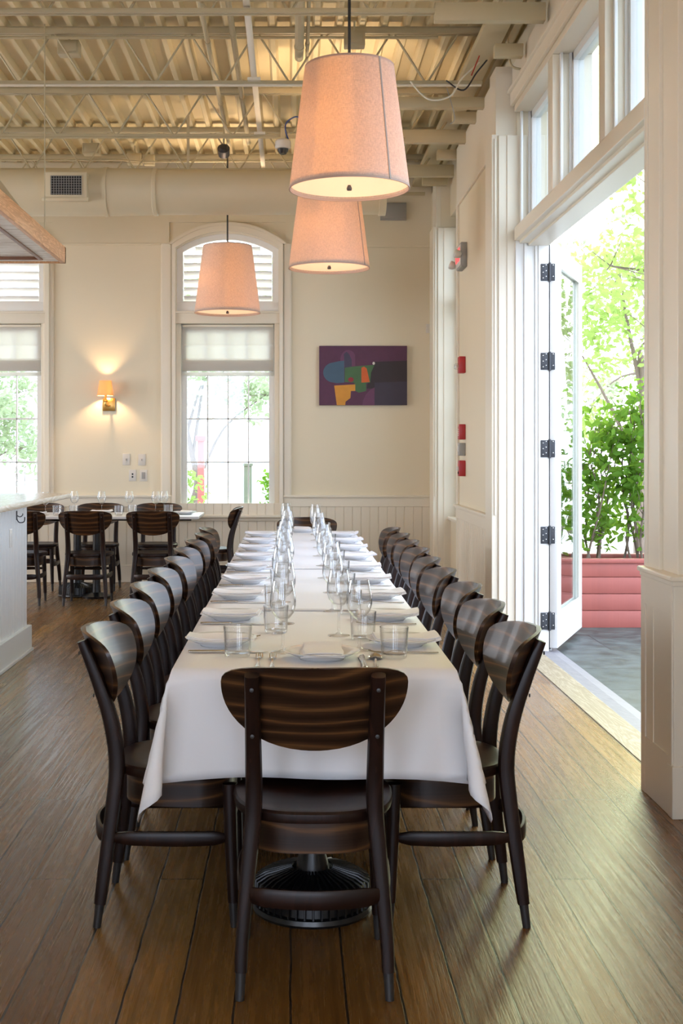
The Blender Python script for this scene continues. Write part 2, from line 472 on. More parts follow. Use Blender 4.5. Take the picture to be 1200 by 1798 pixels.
# ------------------------------------------------------------------ mesh building
class MB:
    def __init__(s):
        s.v = []; s.f = []; s.m = []
    def add(s, vs, fs, mi=0, T=None):
        o = len(s.v)
        for p in vs:
            p = Vector(p)
            s.v.append(tuple(T @ p) if T else tuple(p))
        for f in fs:
            s.f.append(tuple(i + o for i in f)); s.m.append(mi)
        return s
    def box(s, x0, x1, y0, y1, z0, z1, mi=0, c=0.0, T=None):
        if x0 > x1: x0, x1 = x1, x0
        if y0 > y1: y0, y1 = y1, y0
        if z0 > z1: z0, z1 = z1, z0
        if c <= 0:
            vs = [(x, y, z) for x in (x0, x1) for y in (y0, y1) for z in (z0, z1)]
            fs = [(0, 1, 3, 2), (4, 6, 7, 5), (0, 4, 5, 1), (2, 3, 7, 6), (0, 2, 6, 4), (1, 5, 7, 3)]
            return s.add(vs, fs, mi, T)
        bm = bmesh.new()
        vs = [bm.verts.new(p) for p in [(x, y, z) for x in (x0, x1) for y in (y0, y1) for z in (z0, z1)]]
        for f in [(0, 1, 3, 2), (4, 6, 7, 5), (0, 4, 5, 1), (2, 3, 7, 6), (0, 2, 6, 4), (1, 5, 7, 3)]:
            bm.faces.new([vs[i] for i in f])
        bmesh.ops.bevel(bm, geom=bm.edges[:], offset=c, segments=2, affect='EDGES', profile=0.5)
        bm.verts.index_update()
        s.add([v.co[:] for v in bm.verts], [[v.index for v in f.verts] for f in bm.faces], mi, T)
        bm.free()
        return s
    def loft(s, rings, closed=True, cap=True, mi=0, T=None, cyc=False):
        n = len(rings[0]); vs = [p for r in rings for p in r]; fs = []
        m = len(rings)
        for i in range(m if cyc else m - 1):
            a = i * n; b = ((i + 1) % m) * n
            for j in range(n if closed else n - 1):
                k = (j + 1) % n
                fs.append((a + j, a + k, b + k, b + j))
        if cap and not cyc:
            fs.append(tuple(range(n))[::-1]); fs.append(tuple(range((m - 1) * n, m * n)))
        return s.add(vs, fs, mi, T)
    def lathe(s, prof, n=24, mi=0, T=None, center=(0, 0, 0), cyc=False):
        rings = []
        for r, z in prof:
            rings.append([(center[0] + r * cos(2 * pi * j / n), center[1] + r * sin(2 * pi * j / n), center[2] + z) for j in range(n)])
        return s.loft(rings, True, not cyc, mi, T, cyc)
    def sweep(s, path, w, h=None, n=8, p=2.0, mi=0, T=None, up=None, smooth=0):
        """path of points; w,h = full widths (number or list); p = superellipse power"""
        path = [Vector(q) for q in path]
        if smooth:
            w = w if isinstance(w, (list, tuple)) else [w] * len(path)
            h = (h if isinstance(h, (list, tuple)) else [h] * len(path)) if h is not None else list(w)
            np_, nw, nh = [], [], []
            L = len(path)
            for i in range(L - 1):
                p0 = path[max(i - 1, 0)]; p1 = path[i]; p2 = path[i + 1]; p3 = path[min(i + 2, L - 1)]
                for k in range(smooth):
                    t = k / smooth
                    np_.append(0.5 * ((2 * p1) + (p2 - p0) * t + (2 * p0 - 5 * p1 + 4 * p2 - p3) * t * t + (3 * p1 - p0 - 3 * p2 + p3) * t ** 3))
                    nw.append(w[i] + (w[i + 1] - w[i]) * t); nh.append(h[i] + (h[i + 1] - h[i]) * t)
            np_.append(path[-1]); nw.append(w[-1]); nh.append(h[-1])
            path, w, h = np_, nw, nh
        L = len(path)
        w = w if isinstance(w, (list, tuple)) else [w] * L
        h = h if h is not None else w
        h = h if isinstance(h, (list, tuple)) else [h] * L
        rings = []
        prev = None
        for i in range(L):
            t = (path[min(i + 1, L - 1)] - path[max(i - 1, 0)]).normalized()
            u = Vector(up) if up else (prev if prev else (Vector((0, 0, 1)) if abs(t.z) < 0.9 else Vector((1, 0, 0))))
            a = (u - t * u.dot(t))
            if a.length < 1e-6: a = t.orthogonal()
            a.normalize(); prev = a
            b = t.cross(a)
            r = []
            for j in range(n):
                an = 2 * pi * (j + 0.5) / n
                ca, sa = cos(an), sin(an)
                e = 2.0 / p
                x = math.copysign(abs(ca) ** e, ca); y = math.copysign(abs(sa) ** e, sa)
                r.append(tuple(path[i] + a * (x * w[i] / 2) + b * (y * h[i] / 2)))
            rings.append(r)
        return s.loft(rings, True, True, mi, T)
    def prism(s, pts, axis, a0, a1, mi=0, T=None):
        """pts 2D polygon; axis 'x': (y,z), 'y': (x,z), 'z': (x,y)"""
        def mk(q, a):
            return {'x': (a, q[0], q[1]), 'y': (q[0], a, q[1]), 'z': (q[0], q[1], a)}[axis]
        n = len(pts)
        vs = [mk(q, a0) for q in pts] + [mk(q, a1) for q in pts]
        fs = [tuple(range(n)), tuple(range(n, 2 * n))[::-1]] + [(i, i + n, (i + 1) % n + n, (i + 1) % n) for i in range(n)]
        return s.add(vs, fs, mi, T)
    def build(s, name, mat, parent=None, sharp=32, loc=None):
        me = bpy.data.meshes.new(name)
        me.from_pydata(s.v, [], s.f)
        for mm in (mat if isinstance(mat, (list, tuple)) else [mat]):
            me.materials.append(mm)
        me.polygons.foreach_set('material_index', s.m)
        me.update()
        bm = bmesh.new(); bm.from_mesh(me)
        bmesh.ops.recalc_face_normals(bm, faces=bm.faces[:])
        bm.to_mesh(me); bm.free()
        if sharp:
            me.polygons.foreach_set('use_smooth', [True] * len(me.polygons))
            me.set_sharp_from_angle(angle=R(sharp))
        o = bpy.data.objects.new(name, me)
        C.objects.link(o)
        o.parent = parent
        if loc: o.location = loc
        return o

def tag(o, label=None, cat=None, group=None, kind=None):
    if label: o['label'] = label
    if cat: o['category'] = cat
    if group: o['group'] = group
    if kind: o['kind'] = kind
    return o
def empty(name, loc=(0, 0, 0), rz=0.0, label=None, cat=None, group=None, kind=None):
    o = bpy.data.objects.new(name, None)
    o.empty_display_size = 0.1
    o.location = loc; o.rotation_euler = (0, 0, rz)
    C.objects.link(o)
    return tag(o, label, cat, group, kind)
KIDS = {}
def kids(o):
    return list(o.children)
def copy_tree(o, parent=None):
    c = o.copy(); C.objects.link(c); c.parent = parent
    for ch in list(o.children): copy_tree(ch, c)
    return c
def T_(loc=(0, 0, 0), rz=0, rx=0, ry=0):
    return Matrix.Translation(loc) @ Matrix.Rotation(rz, 4, 'Z') @ Matrix.Rotation(ry, 4, 'Y') @ Matrix.Rotation(rx, 4, 'X')
def struct(name, mb, mat, parent=None, sharp=0, label=None):
    o = mb.build(name, mat, parent, sharp)
    if parent is None: tag(o, label, None, None, 'structure')
    return o
ORD = ['first', 'second', 'third', 'fourth', 'fifth', 'sixth', 'seventh', 'eighth', 'ninth', 'tenth']

# ------------------------------------------------------------------ the room
XL, YB, YF, ZC = -7.4, -3.4, 12.70, 4.26          # left wall, wall behind the camera, far wall, roof deck
XW, XO = 1.495, 1.72                              # door wall: room face and outer face
struct('floor', MB().box(XL - 0.2, XW, YB - 0.2, YF + 0.15, -0.12, 0.0), M['floor'])
struct('trim_1', MB().box(1.498, 1.65, 4.9, 8.44, -0.12, 0.002, c=0.002), M['threshold'], label='pale worn wooden threshold board of the open doorway')
struct('trim_2', MB().prism([(1.65, -0.10), (1.65, -0.003), (1.74, -0.012), (1.83, -0.04), (1.83, -0.10)], 'y', 4.3, 8.9), M['stone'], label='grey stone sill outside the doorway')
struct('patio_paving', MB().box(1.83, 9.0, -4, 12.0, -0.16, -0.04), M['slate'], label='grey slate paving of the patio')
struct('ground', MB().box(-40, 45, 12.0, 70, -0.5, -0.20).box(9.0, 45, -6, 12.0, -0.5, -0.18), M['pavement'], label='pale paved ground outside')

# corrugated roof deck: ribs run away from the camera
def deck():
    prof = []
    x = XL - 0.3
    while x < XO + 0.5:
        prof += [(x, ZC), (x + 0.085, ZC), (x + 0.103, ZC + 0.045), (x + 0.137, ZC + 0.045), (x + 0.155, ZC)]
        x += 0.155
    # valleys narrow and low, flats high
    prof = [(p[0], 2 * ZC + 0.045 - p[1]) for p in prof]
    mb = MB()
    mb.loft([[(p[0], y, p[1]) for p in prof] for y in (YB - 0.3, YF + 0.4)], closed=False, cap=False)
    mb.box(XL - 0.4, XO + 0.5, YB - 0.4, YF + 0.5, ZC + 0.10, ZC + 0.22)
    return mb
struct('ceiling', deck(), M['ceiling'], label='cream painted corrugated metal roof deck')

def arch_pts(xc, hw, zs, rise, n=20):
    r = (hw * hw + rise * rise) / (2 * rise)
    a = math.asin(hw / r)
    return [(xc + r * sin(-a + 2 * a * i / n), zs - (r - rise) + r * cos(-a + 2 * a * i / n)) for i in range(n + 1)]

WX = (-0.658, -3.025, -5.39)                       # centres of the far windows
HW, ZS, ZSP, RISE = 0.53, 0.66, 3.38, 0.17         # opening half width, sill, springing, rise
def far_wall():
    mb = MB(); t0, t1 = YF, YF + 0.22
    edges = [XL - 0.2]
    for x in sorted(WX): edges += [x - HW, x + HW]
    edges.append(XO)
    for i in range(0, len(edges), 2): mb.box(edges[i], edges[i + 1], t0, t1, -0.1, ZC + 0.12)
    for x in WX:
        mb.box(x - HW, x + HW, t0, t1, -0.1, ZS)
        a = arch_pts(x, HW, ZSP, RISE)
        mb.prism([(x + HW, ZC + 0.12), (x - HW, ZC + 0.12)] + a, 'y', t0, t1)
    return mb
struct('wall_back', far_wall(), M['wall'], label='cream far wall with arched windows')

# right wall in pieces, one object
def right_wall():
    mb = MB()
    def seg(x0, y0, y1, z0=-0.1, z1=3.93, x1=XO): mb.box(x0, x1, y0, y1, z0, z1)
    seg(1.495, YB - 0.2, 4.60)
    seg(XW, 4.60, 4.95)
    seg(XW, 4.95, 8.42, 3.62, 3.93)
    seg(XW + 0.02, 8.455, 8.70)
    seg(1.41, 8.70, 10.66)
    seg(1.50, 10.66, 11.90, -0.1, 0.70)
    seg(1.50, 10.66, 11.90, 3.55, 3.93)
    seg(1.41, 11.90, YF + 0.1)
    mb.box(1.62, XO + 0.02, YB - 0.2, YF + 0.2, 3.93, ZC + 0.15)
    return mb
struct('wall_right', right_wall(), M['wall'], label='cream right hand wall with the doorway')
struct('wall_left', MB().box(XL - 0.2, XL, YB - 0.2, 6.05, -0.1, ZC + 0.15).box(XL - 0.2, XL, 7.95, 9.25, -0.1, ZC + 0.15).box(XL - 0.2, XL, 11.15, YF + 0.1, -0.1, ZC + 0.15)
       .box(XL - 0.2, XL, 6.0, 11.2, -0.1, 0.75).box(XL - 0.2, XL, 6.0, 11.2, 3.4, ZC + 0.15), M['wall'])
def rear():
    mb = MB(); xs = [XL - 0.2]
    for x, h in ((-4.4, 0.78), (-1.9, 0.78), (0.4, 0.78)): xs += [x - h, x + h]
    xs.append(XO)
    for i in range(0, len(xs), 2): mb.box(xs[i], xs[i + 1], YB - 0.2, YB, -0.1, ZC + 0.15)
    mb.box(XL, XO, YB - 0.2, YB, -0.1, 0.74); mb.box(XL, XO, YB - 0.2, YB, 3.36, ZC + 0.15)
    return mb
struct('wall_front', rear(), M['wall'])

# ---- beadboard wainscot, baseboards and rails
def bead_profile(L, pitch=0.088, g=0.004):
    p = []; x = 0.0
    while x < L - 1e-4:
        x1 = min(x + pitch, L)
        p += [(x, -g), (x + 0.003, 0), (x1 - 0.010, 0), (x1 - 0.008, -g * 0.7), (x1 - 0.004, -g * 0.7), (x1 - 0.002, 0), (x1 - 0.0005, 0)]
        x = x1
    return p
def beadboard(mb, a, b, z0, z1, nrm, t=0.012):
    """boards from a to b (xy), standing proud of the wall along nrm"""
    a = Vector((*a, 0)); b = Vector((*b, 0)); d = (b - a); L = d.length; d.normalize(); n = Vector((*nrm, 0))
    rings = []
    for z in (z0, z1):
        r = [tuple(a + Vector((0, 0, z)))]
        r += [tuple(a + d * q[0] + n * (t + q[1]) + Vector((0, 0, z))) for q in bead_profile(L)]
        r.append(tuple(b + Vector((0, 0, z))))
        rings.append(r)
    mb.loft(rings, True, True)
struct('trim_3', (lambda m: (beadboard(m, (XL, YF), (1.41, YF), 0.16, 0.80, (0, -1)), m)[1])(MB()), M['bead'], label='cream beadboard wainscot of the far wall')
m = MB(); beadboard(m, (1.41, 8.76), (1.41, 10.62), 0.16, 0.80, (-1, 0))
struct('trim_4', m, M['bead'], label='cream beadboard wainscot of the right wall beyond the doorway')
def molded_rail(mb, x0, x1, y0, y1, nx, ny):
    """rail run with cap; nx, ny = direction it stands out"""
    def slab(t, z0, z1, c=0.003):
        if ny: mb.box(x0, x1, y0, y0 + ny * t, z0, z1, c=c)
        else: mb.box(x0, x0 + nx * t, y0, y1, z0, z1, c=c)
    slab(0.022, 0.765, 0.865); slab(0.045, 0.862, 0.882); slab(0.030, 0.848, 0.862)
m = MB()
for a, b in ((-2.42, -1.22), (-0.095, 1.41), (-4.78, -3.59)): molded_rail(m, a, b, YF, YF, 0, -1)
struct('trim_5', m, M['trim'], label='cream chair rail of the far wall')
m = MB(); molded_rail(m, 1.41, 1.41, 8.74, 10.66, -1, 0)
struct('trim_6', m, M['trim'], label='cream chair rail of the right wall beyond the doorway')
struct('baseboard_back', MB().box(XL, 1.41, YF - 0.024, YF, 0, 0.175, c=0.004), M['trim'])
struct('baseboard_right', MB().box(1.386, 1.41, 8.74, 10.66, 0, 0.175, c=0.004), M['trim'])
# stiles and frieze that frame the wall panels
m = MB()
for a, b in ((-2.525, -2.42), (-1.334, -1.225), (-0.095, -0.012), (-3.70, -3.59), (-4.88, -4.78)):
    m.box(a, b, YF - 0.018, YF, 0.80, 3.43, c=0.003)
    m.box(a + 0.01, b - 0.01, YF - 0.028, YF, 0.80, 3.43, c=0.003)
struct('trim_7', m, M['trim'], label='cream upright boards framing the far wall panels')
m = MB(); m.box(XL, -3.62, YF - 0.014, YF, 3.43, 3.645); m.box(-2.435, -1.25, YF - 0.014, YF, 3.43, 3.645)
m.box(-0.07, 1.41, YF - 0.014, YF, 3.405, 3.645); m.box(XL, 1.41, YF - 0.014, YF, 3.645, 4.25)
m.box(-2.42, -1.334, YF - 0.022, YF, 3.415, 3.435, c=0.003); m.box(-0.012, 1.41, YF - 0.022, YF, 3.39, 3.41, c=0.003)
struct('trim_8', m, M['wall'], label='cream frieze board above the far wall panels')
# panel edge and frieze on the right wall beyond the door
m = MB()
m.box(1.396, 1.41, 8.76, 10.66, 3.43, 3.90); m.box(1.390, 1.41, 8.76, 10.66, 3.40, 3.43, c=0.004)
m.box(1.392, 1.41, 8.70, 8.86, 0.88, 3.43, c=0.003); m.box(1.392, 1.41, 10.58, 10.665, 0.0, 3.43, c=0.003)
struct('trim_9', m, M['trim'], label='cream boards framing the right wall panel beyond the doorway')

# ---- pilasters
def pilaster(name, y0, y1, x0, ztop, label):
    mb = MB()
    mb.box(x0, XO, y0, y1, 0, ztop, c=0.004)
    mb.box(x0 + 0.018, x0 + 0.028, y0 - 0.012, y0, 0.9, ztop - 0.03, c=0.002)
    mb.box(x0 + 0.045, XO - 0.02, y0 - 0.016, y0, 0.0, ztop - 0.01, c=0.003)
    mb.box(x0 + 0.10, XO - 0.02, y0 - 0.024, y0, 0.0, ztop - 0.01, c=0.003)
    mb.box(x0 + 0.03, XO - 0.02, y0 + 0.01, y1 - 0.01, ztop, 3.93)
    struct(name, mb, M['trim'], label=label)
pilaster('trim_10', 8.46, 8.74, 1.345, 3.47, 'cream pilaster on the far side of the doorway')
pilaster('trim_11', 11.90, 12.20, 1.335, 3.46, 'cream pilaster next to the far right corner')

# near pier: plinth with cap, casing above
m = MB()
m.box(1.385, XO + 0.1, 4.55, 4.955, 0.0, 0.86, c=0.003)
m.box(1.377, XO + 0.1, 4.54, 4.60, 0.0, 0.19, c=0.003)
m.box(1.376, XO + 0.1, 4.538, 4.965, 0.845, 0.865, c=0.003); m.box(1.366, XO + 0.1, 4.528, 4.972, 0.862, 0.882, c=0.006)
# raised frame of the plinth panel on its room face
m.box(1.3790, 1.39, 4.90, 4.957, 0.0, 0.8595, c=0.001); m.box(1.3794, 1.39, 4.605, 4.902, 0.74, 0.859, c=0.001); m.box(1.3797, 1.39, 4.602, 4.901, 0.001, 0.22, c=0.001)
m.box(1.3786, 1.39, 4.556, 4.604, 0.191, 0.858, c=0.001)
m.box(1.3815, 1.39, 4.80, 4.88, 0.2, 0.76, c=0.001)
struct('trim_12', m, M['trim'], label='cream panelled plinth of the pier at the near side of the doorway')
m = MB()
m.box(1.400, XO, 4.785, 4.955, 0.88, 3.93, c=0.003); m.box(1.415, XO, 4.60, 4.79, 0.88, 3.93, c=0.003)
m.box(1.393, 1.41, 4.925, 4.958, 0.88, 3.93, c=0.003)
struct('trim_13', m, M['trim'], label='cream pier and casing above the plinth at the near side of the doorway')

# ---- door frame with header, jambs and transom windows
fr = empty('window_1', (0, 0, 0), label='transom window of three panes above the doorway', kind='structure')
HZ0, HZ1, TZ1 = 2.727, 2.835, 3.61
m = MB()
m.box(XW - 0.004, XO, 4.95, 8.42, HZ0 + 0.02, HZ1, c=0.004)
m.box(XW + 0.03, XO - 0.02, 4.95, 8.42, HZ0, HZ0 + 0.03, c=0.003)
m.box(XW + 0.09, XO, 4.95, 8.42, HZ0 - 0.016, HZ0 + 0.03, c=0.003)
struct('trim_14', m, M['trim'], label='cream header beam over the doorway')
bays = [(4.95, 5.98), (6.10, 7.18), (7.31, 8.42)]
m = MB()
for y0, y1 in ((5.98, 6.10), (7.18, 7.31)): m.box(XW - 0.004, XO, y0, y1, HZ1 - 0.01, TZ1, c=0.003)
m.box(XW - 0.004, XO, 4.95, 8.42, TZ1, TZ1 + 0.04, c=0.003)
m.build('mullion_frame', M['trim'], fr)
for y0, y1 in bays:
    f = MB()
    f.box(1.53, 1.545, y1 - 0.03, y1, HZ1, TZ1, c=0.001)
    f.box(1.60, 1.66, y0, y0 + 0.05, HZ1, TZ1, c=0.003).box(1.60, 1.66, y1 - 0.05, y1, HZ1, TZ1, c=0.003)
    f.box(1.60, 1.66, y0, y1, HZ1, HZ1 + 0.05, c=0.003).box(1.60, 1.66, y0, y1, TZ1 - 0.05, TZ1, c=0.003)
    f.box(1.585, 1.60, y0, y0 + 0.02, HZ1, TZ1).box(1.585, 1.60, y1 - 0.02, y1, HZ1, TZ1)
    so = f.build('sash', M['door_paint'], fr)
    MB().box(1.628, 1.633, y0 + 0.05, y1 - 0.05, HZ1 + 0.05, TZ1 - 0.05).build('pane', M['pane'], so)
# casing above and beside
m = MB()
m.box(XW - 0.025, XW, 4.95, 8.46, 3.66, 3.75, c=0.003); m.box(XW - 0.045, XW, 4.95, 8.46, 3.74, 3.765, c=0.004); m.box(XW - 0.012, XW, 4.95, 8.46, 3.78, 3.93)
struct('trim_15', m, M['trim'], label='cream moulded casing above the transom window')
m = MB()
for x0, x1, y in ((1.50, 1.555, 8.42), (1.555, 1.575, 8.405), (1.575, 1.63, 8.425), (1.63, 1.65, 8.41), (1.65, XO, 8.40)):
    m.box(x0, x1, y, 8.50, -0.02, HZ0 + 0.02, c=0.002)
m.box(XO, XO + 0.03, 8.46, 8.75, -0.1, 4.0)
struct('trim_16', m, M['door_paint'], label='white stepped door jamb on the far side of the doorway')
m = MB()
for y in (4.95, ): m.box(1.40, XO, 4.955, 4.99, -0.02, HZ0, c=0.003)
struct('trim_17', m, M['door_paint'], label='white door jamb on the near side of the doorway')

# ---- open glazed door leaf, folded outward
ang = math.atan2(2.17 - 1.78, 9.39 - 8.405)
dr = empty('door_1', (1.726, 8.405, 0.0), -ang, 'white glazed door leaf standing open onto the patio', None, None, 'structure')
LW, TH = 1.07, 0.052
m = MB()
m.box(0, TH, 0, 0.115, 0.012, 2.715, c=0.003); m.box(0, TH, LW - 0.115, LW, 0.012, 2.715, c=0.003)
m.box(0, TH, 0.113, LW - 0.113, 0.012, 0.235, c=0.003); m.box(0, TH, 0.113, LW - 0.113, 2.59, 2.715, c=0.003)
for a, b in ((0.0, 0.012), (TH - 0.012, TH)):
    m.box(a + 0.004, b + 0.003 * (a > 0) , 0.112, 0.13, 0.235, 2.59, c=0.002); m.box(a + 0.004, b, LW - 0.13, LW - 0.112, 0.235, 2.59, c=0.002)
    m.box(a + 0.004, b, 0.112, LW - 0.112, 0.232, 0.25, c=0.002); m.box(a + 0.004, b, 0.112, LW - 0.112, 2.575, 2.593, c=0.002)
m.build('frame', M['door_paint'], dr)
MB().box(0.023, 0.029, 0.12, LW - 0.12, 0.24, 2.585).build('pane', M['pane'], dr)
b_ = MB().box(0.0, 0.02, LW, LW + 0.012, 2.0, 2.62, c=0.003).box(0.004, 0.016, LW, LW + 0.008, 0.0, 0.62, c=0.002).box(-0.004, 0.024, LW, LW + 0.014, 0.12, 0.24, c=0.002)
b_.build('flush_bolt', M['dark'], dr)
MB().box(-0.02, 0.03, LW - 0.02, LW + 0.02, 1.02, 1.24, c=0.004).build('strike_plate', M['steel'], dr)
MB().lathe([(0.0001, -0.01), (0.012, -0.01), (0.016, 0), (0.012, 0.012), (0.0001, 0.014)], 12, T=T_((0.03, LW + 0.03, 0.42))).build('door_stop_knob', M['brass'], dr)
MB().box(-0.0058, -0.0004, -0.001, 0.04, 0.0, 2.72).build('gap_shade_strip', M['black'], dr)  # black strip in place of the shade inside the hinge gap
# five hinges, screwed to jamb and leaf edge
def make_hinge():
    m = MB()
    m.box(-0.058, -0.004, -0.006, 0.0, -0.057, 0.057, c=0.0015)
    m.box(0.004, 0.053, -0.006, 0.0, -0.057, 0.057, c=0.0015)
    m.lathe([(0.0085, -0.063), (0.0085, 0.063)], 12, center=(0, -0.008, 0))
    for k in range(-2, 3): m.lathe([(0.0092, k * 0.024 - 0.0105), (0.0092, k * 0.024 + 0.0105)], 12, center=(0, -0.008, 0))
    return m.build('hinge', M['hinge'])
hg = make_hinge()
HZ_ = hg.data
sc_ = MB()
for x in (-0.044, -0.024, 0.024, 0.042):
    for z in (-0.038, 0.0, 0.038):
        if x > 0 and z == 0: continue
        sc_.lathe([(0.0001, 0.0), (0.0042, 0), (0.0035, 0.0022), (0.0001, 0.003)], 8, T=T_((x, -0.006, z + (0.01 if x in (-0.024, 0.024) else 0)), 0, R(90)))
scr = sc_.build('screw_heads', M['steel'], None)
bm = bmesh.new(); bm.from_mesh(scr.data)
for f in bm.faces: f.material_index = 1
nf = len(HZ_.polygons); bm.from_mesh(HZ_)
bm.faces.ensure_lookup_table()
for f in bm.faces[-nf:]: f.material_index = 0
bm.to_mesh(HZ_); bm.free(); HZ_.materials.append(M['steel']); bpy.data.objects.remove(scr)
for i, z in enumerate((2.53, 1.934, 1.348, 0.769, 0.193)):
    h = hg if i == 0 else copy_tree(hg)
    h.location = (1.723, 8.398, z); h.parent = None
    tag(h, 'graphite butt hinge on the open door leaf, ' + ['topmost of the five', 'second from the top', 'middle one of the five', 'second from the bottom', 'lowest of the five'][i], 'hinge', 'hinges of the open door leaf')

# ---- far windows
def far_window(xc, idx, name_lbl, blind_lbl):
    w = empty('window_%d' % idx, (xc, YF, 0), label=name_lbl, kind='structure')
    # casing: arched flat trim
    m = MB()
    def arch_band(hw_o, zs_o, r_o, hw_i, zs_i, r_i, y0, y1, zb):
        o = arch_pts(0, hw_o, zs_o, r_o, 24); i_ = arch_pts(0, hw_i, zs_i, r_i, 24)
        o = [(-hw_o, zb)] + o + [(hw_o, zb)]; i_ = [(-hw_i, zb)] + i_ + [(hw_i, zb)]
        rings = [[(a[0], y0, a[1]), (a[0], y1, a[1]), (b[0], y1, b[1]), (b[0], y0, b[1])] for a, b in zip(o, i_)]
        m.loft(rings, True, True)
    arch_band(0.562, 3.42, 0.19, 0.525, 3.385, 0.165, -0.05, 0.0, 0.66)
    arch_band(0.590, 3.43, 0.21, 0.562, 3.42, 0.19, -0.062, 0.0, 3.42)
    arch_band(0.535, 3.385, 0.165, 0.515, 3.375, 0.155, -0.02, 0.05, 2.72)
    m.box(-0.53, 0.53, -0.03, 0.10, 2.62, 2.735, c=0.004); m.box(-0.54, 0.54, -0.045, 0, 2.722, 2.742, c=0.004)
    m.build('casing', M['trim'], w, 25)
    # arched shutter frame, opening 2.835..3.345 + arch
    m = MB()
    arch_band(0.515, 3.375, 0.155, 0.452, 3.345, 0.125, 0.005, 0.055, 2.735)
    m.box(-0.513, 0.513, 0.003, 0.053, 2.743, 2.8375, c=0.002)
    m.box(-0.46, 0.46, 0.012, 0.03, 2.835, 2.85, c=0.002)
    sf = m.build('shutter_frame', M['shutter'], w, 25)
    l = MB()
    k = 0
    z = 2.875
    while z < 3.45:
        half = 0.448
        if z > 3.345:
            r = (0.452 ** 2 + 0.125 ** 2) / 0.25
            half = sqrt(max(0.0, r * r - (z + 0.03 - (3.47 - r)) ** 2)) - 0.004
        if half > 0.08:
            for s in (-1, 1):
                a0, a1 = (0.012, half) if s > 0 else (-half, -0.012)
                l.box(a0, a1, -0.045, 0.045, -0.005, 0.005, c=0.003, T=T_((0, 0.05, z), 0, R(-38)))
        z += 0.083
    l.box(-0.012, 0.012, 0.03, 0.06, 2.84, 3.46)
    l.build('louvre', M['shutter'], sf)
    # jamb liner and sash
    m = MB()
    m.box(-0.525, -0.475, 0.0, 0.2, 0.66, 2.62, c=0.003).box(0.475, 0.525, 0.0, 0.2, 0.66, 2.62, c=0.003)
    m.box(-0.48, 0.48, 0.02, 0.2, 0.66, 0.70, c=0.003)
    m.build('jamb', M['trim'], w)
    m = MB()
    m.box(-0.475, -0.417, 0.075, 0.115, 0.70, 2.62, c=0.003).box(0.417, 0.475, 0.075, 0.115, 0.70, 2.62, c=0.003)
    m.box(-0.43, 0.43, 0.075, 0.115, 0.70, 0.775, c=0.003).box(-0.43, 0.43, 0.075, 0.115, 2.55, 2.62, c=0.003)
    for x in (-0.2085, 0.0, 0.2085): m.box(x - 0.007, x + 0.007, 0.082, 0.108, 0.77, 2.56, c=0.002)
    for z in (1.215, 1.657, 2.10): m.box(-0.42, 0.42, 0.082, 0.108, z - 0.008, z + 0.008, c=0.002)
    sa = m.build('sash', M['door_paint'], w)
    MB().box(-0.42, 0.42, 0.094, 0.098, 0.77, 2.56).build('pane', M['pane'], sa)
    m = MB()
    m.box(-0.60, 0.60, -0.07, 0.08, 0.655, 0.682, c=0.006); m.box(-0.57, 0.57, -0.03, 0, 0.62, 0.655, c=0.004)
    m.build('sill', M['trim'], w)
    # backplate of the outdoor wall edge
    # roman blind: a thing of its own
    b = empty('roman_blind', (xc, YF + 0.055, 2.61), label=blind_lbl, cat='blind', group='roman blinds of the far windows')
    f = MB()
    w_ = 0.462
    prof = [(0.0, 0.0), (0.004, -0.03), (0.002, -0.19), (-0.006, -0.205), (-0.002, -0.215), (0.004, -0.23), (0.003, -0.34), (-0.014, -0.355), (-0.022, -0.40), (-0.020, -0.465), (-0.004, -0.470), (0.0, -0.44)]
    rings = []
    for s in [-w_ + 2 * w_ * i / 12 for i in range(13)]:
        rr = [(s, p[0] + 0.0015 * sin(s * 9), p[1]) for p in prof] 
        rr += [(s, p[0] + 0.002 + 0.0015 * sin(s * 9), p[1]) for p in prof[::-1]]
        rings.append(rr)
    f.loft(rings, True, True)
    # lower folds stacked
    for q, (dy, z0, z1) in enumerate(((-0.026, -0.358, -0.463), (-0.032, -0.37, -0.458))):
        f.box(-w_, w_, dy - 0.002, dy, z1, z0, c=0.001)
    f.build('blind_fabric', M['blind'], b)
    MB().box(-w_, w_, -0.012, 0.012, -0.512, -0.478, c=0.004).build('bottom_rail', M['blind'], b)
    MB().box(-w_, w_, -0.02, 0.02, -0.02, 0.005, c=0.003).build('head_rail', M['trim'], b)
    return w
far_window(WX[0], 2, 'arched window of the far wall with louvred shutters, right of the wall sconce', 'white linen roman blind half lowered in the window right of the sconce')
far_window(WX[1], 3, 'arched window of the far wall left of the wall sconce, cut by the frame', 'white linen roman blind half lowered in the window left of the sconce')
# third window farther left, out of frame: plain
m = MB().box(WX[2] - 0.53, WX[2] + 0.53, YF + 0.08, YF + 0.12, 0.66, 3.56)
struct('trim_18', m, M['trim'])
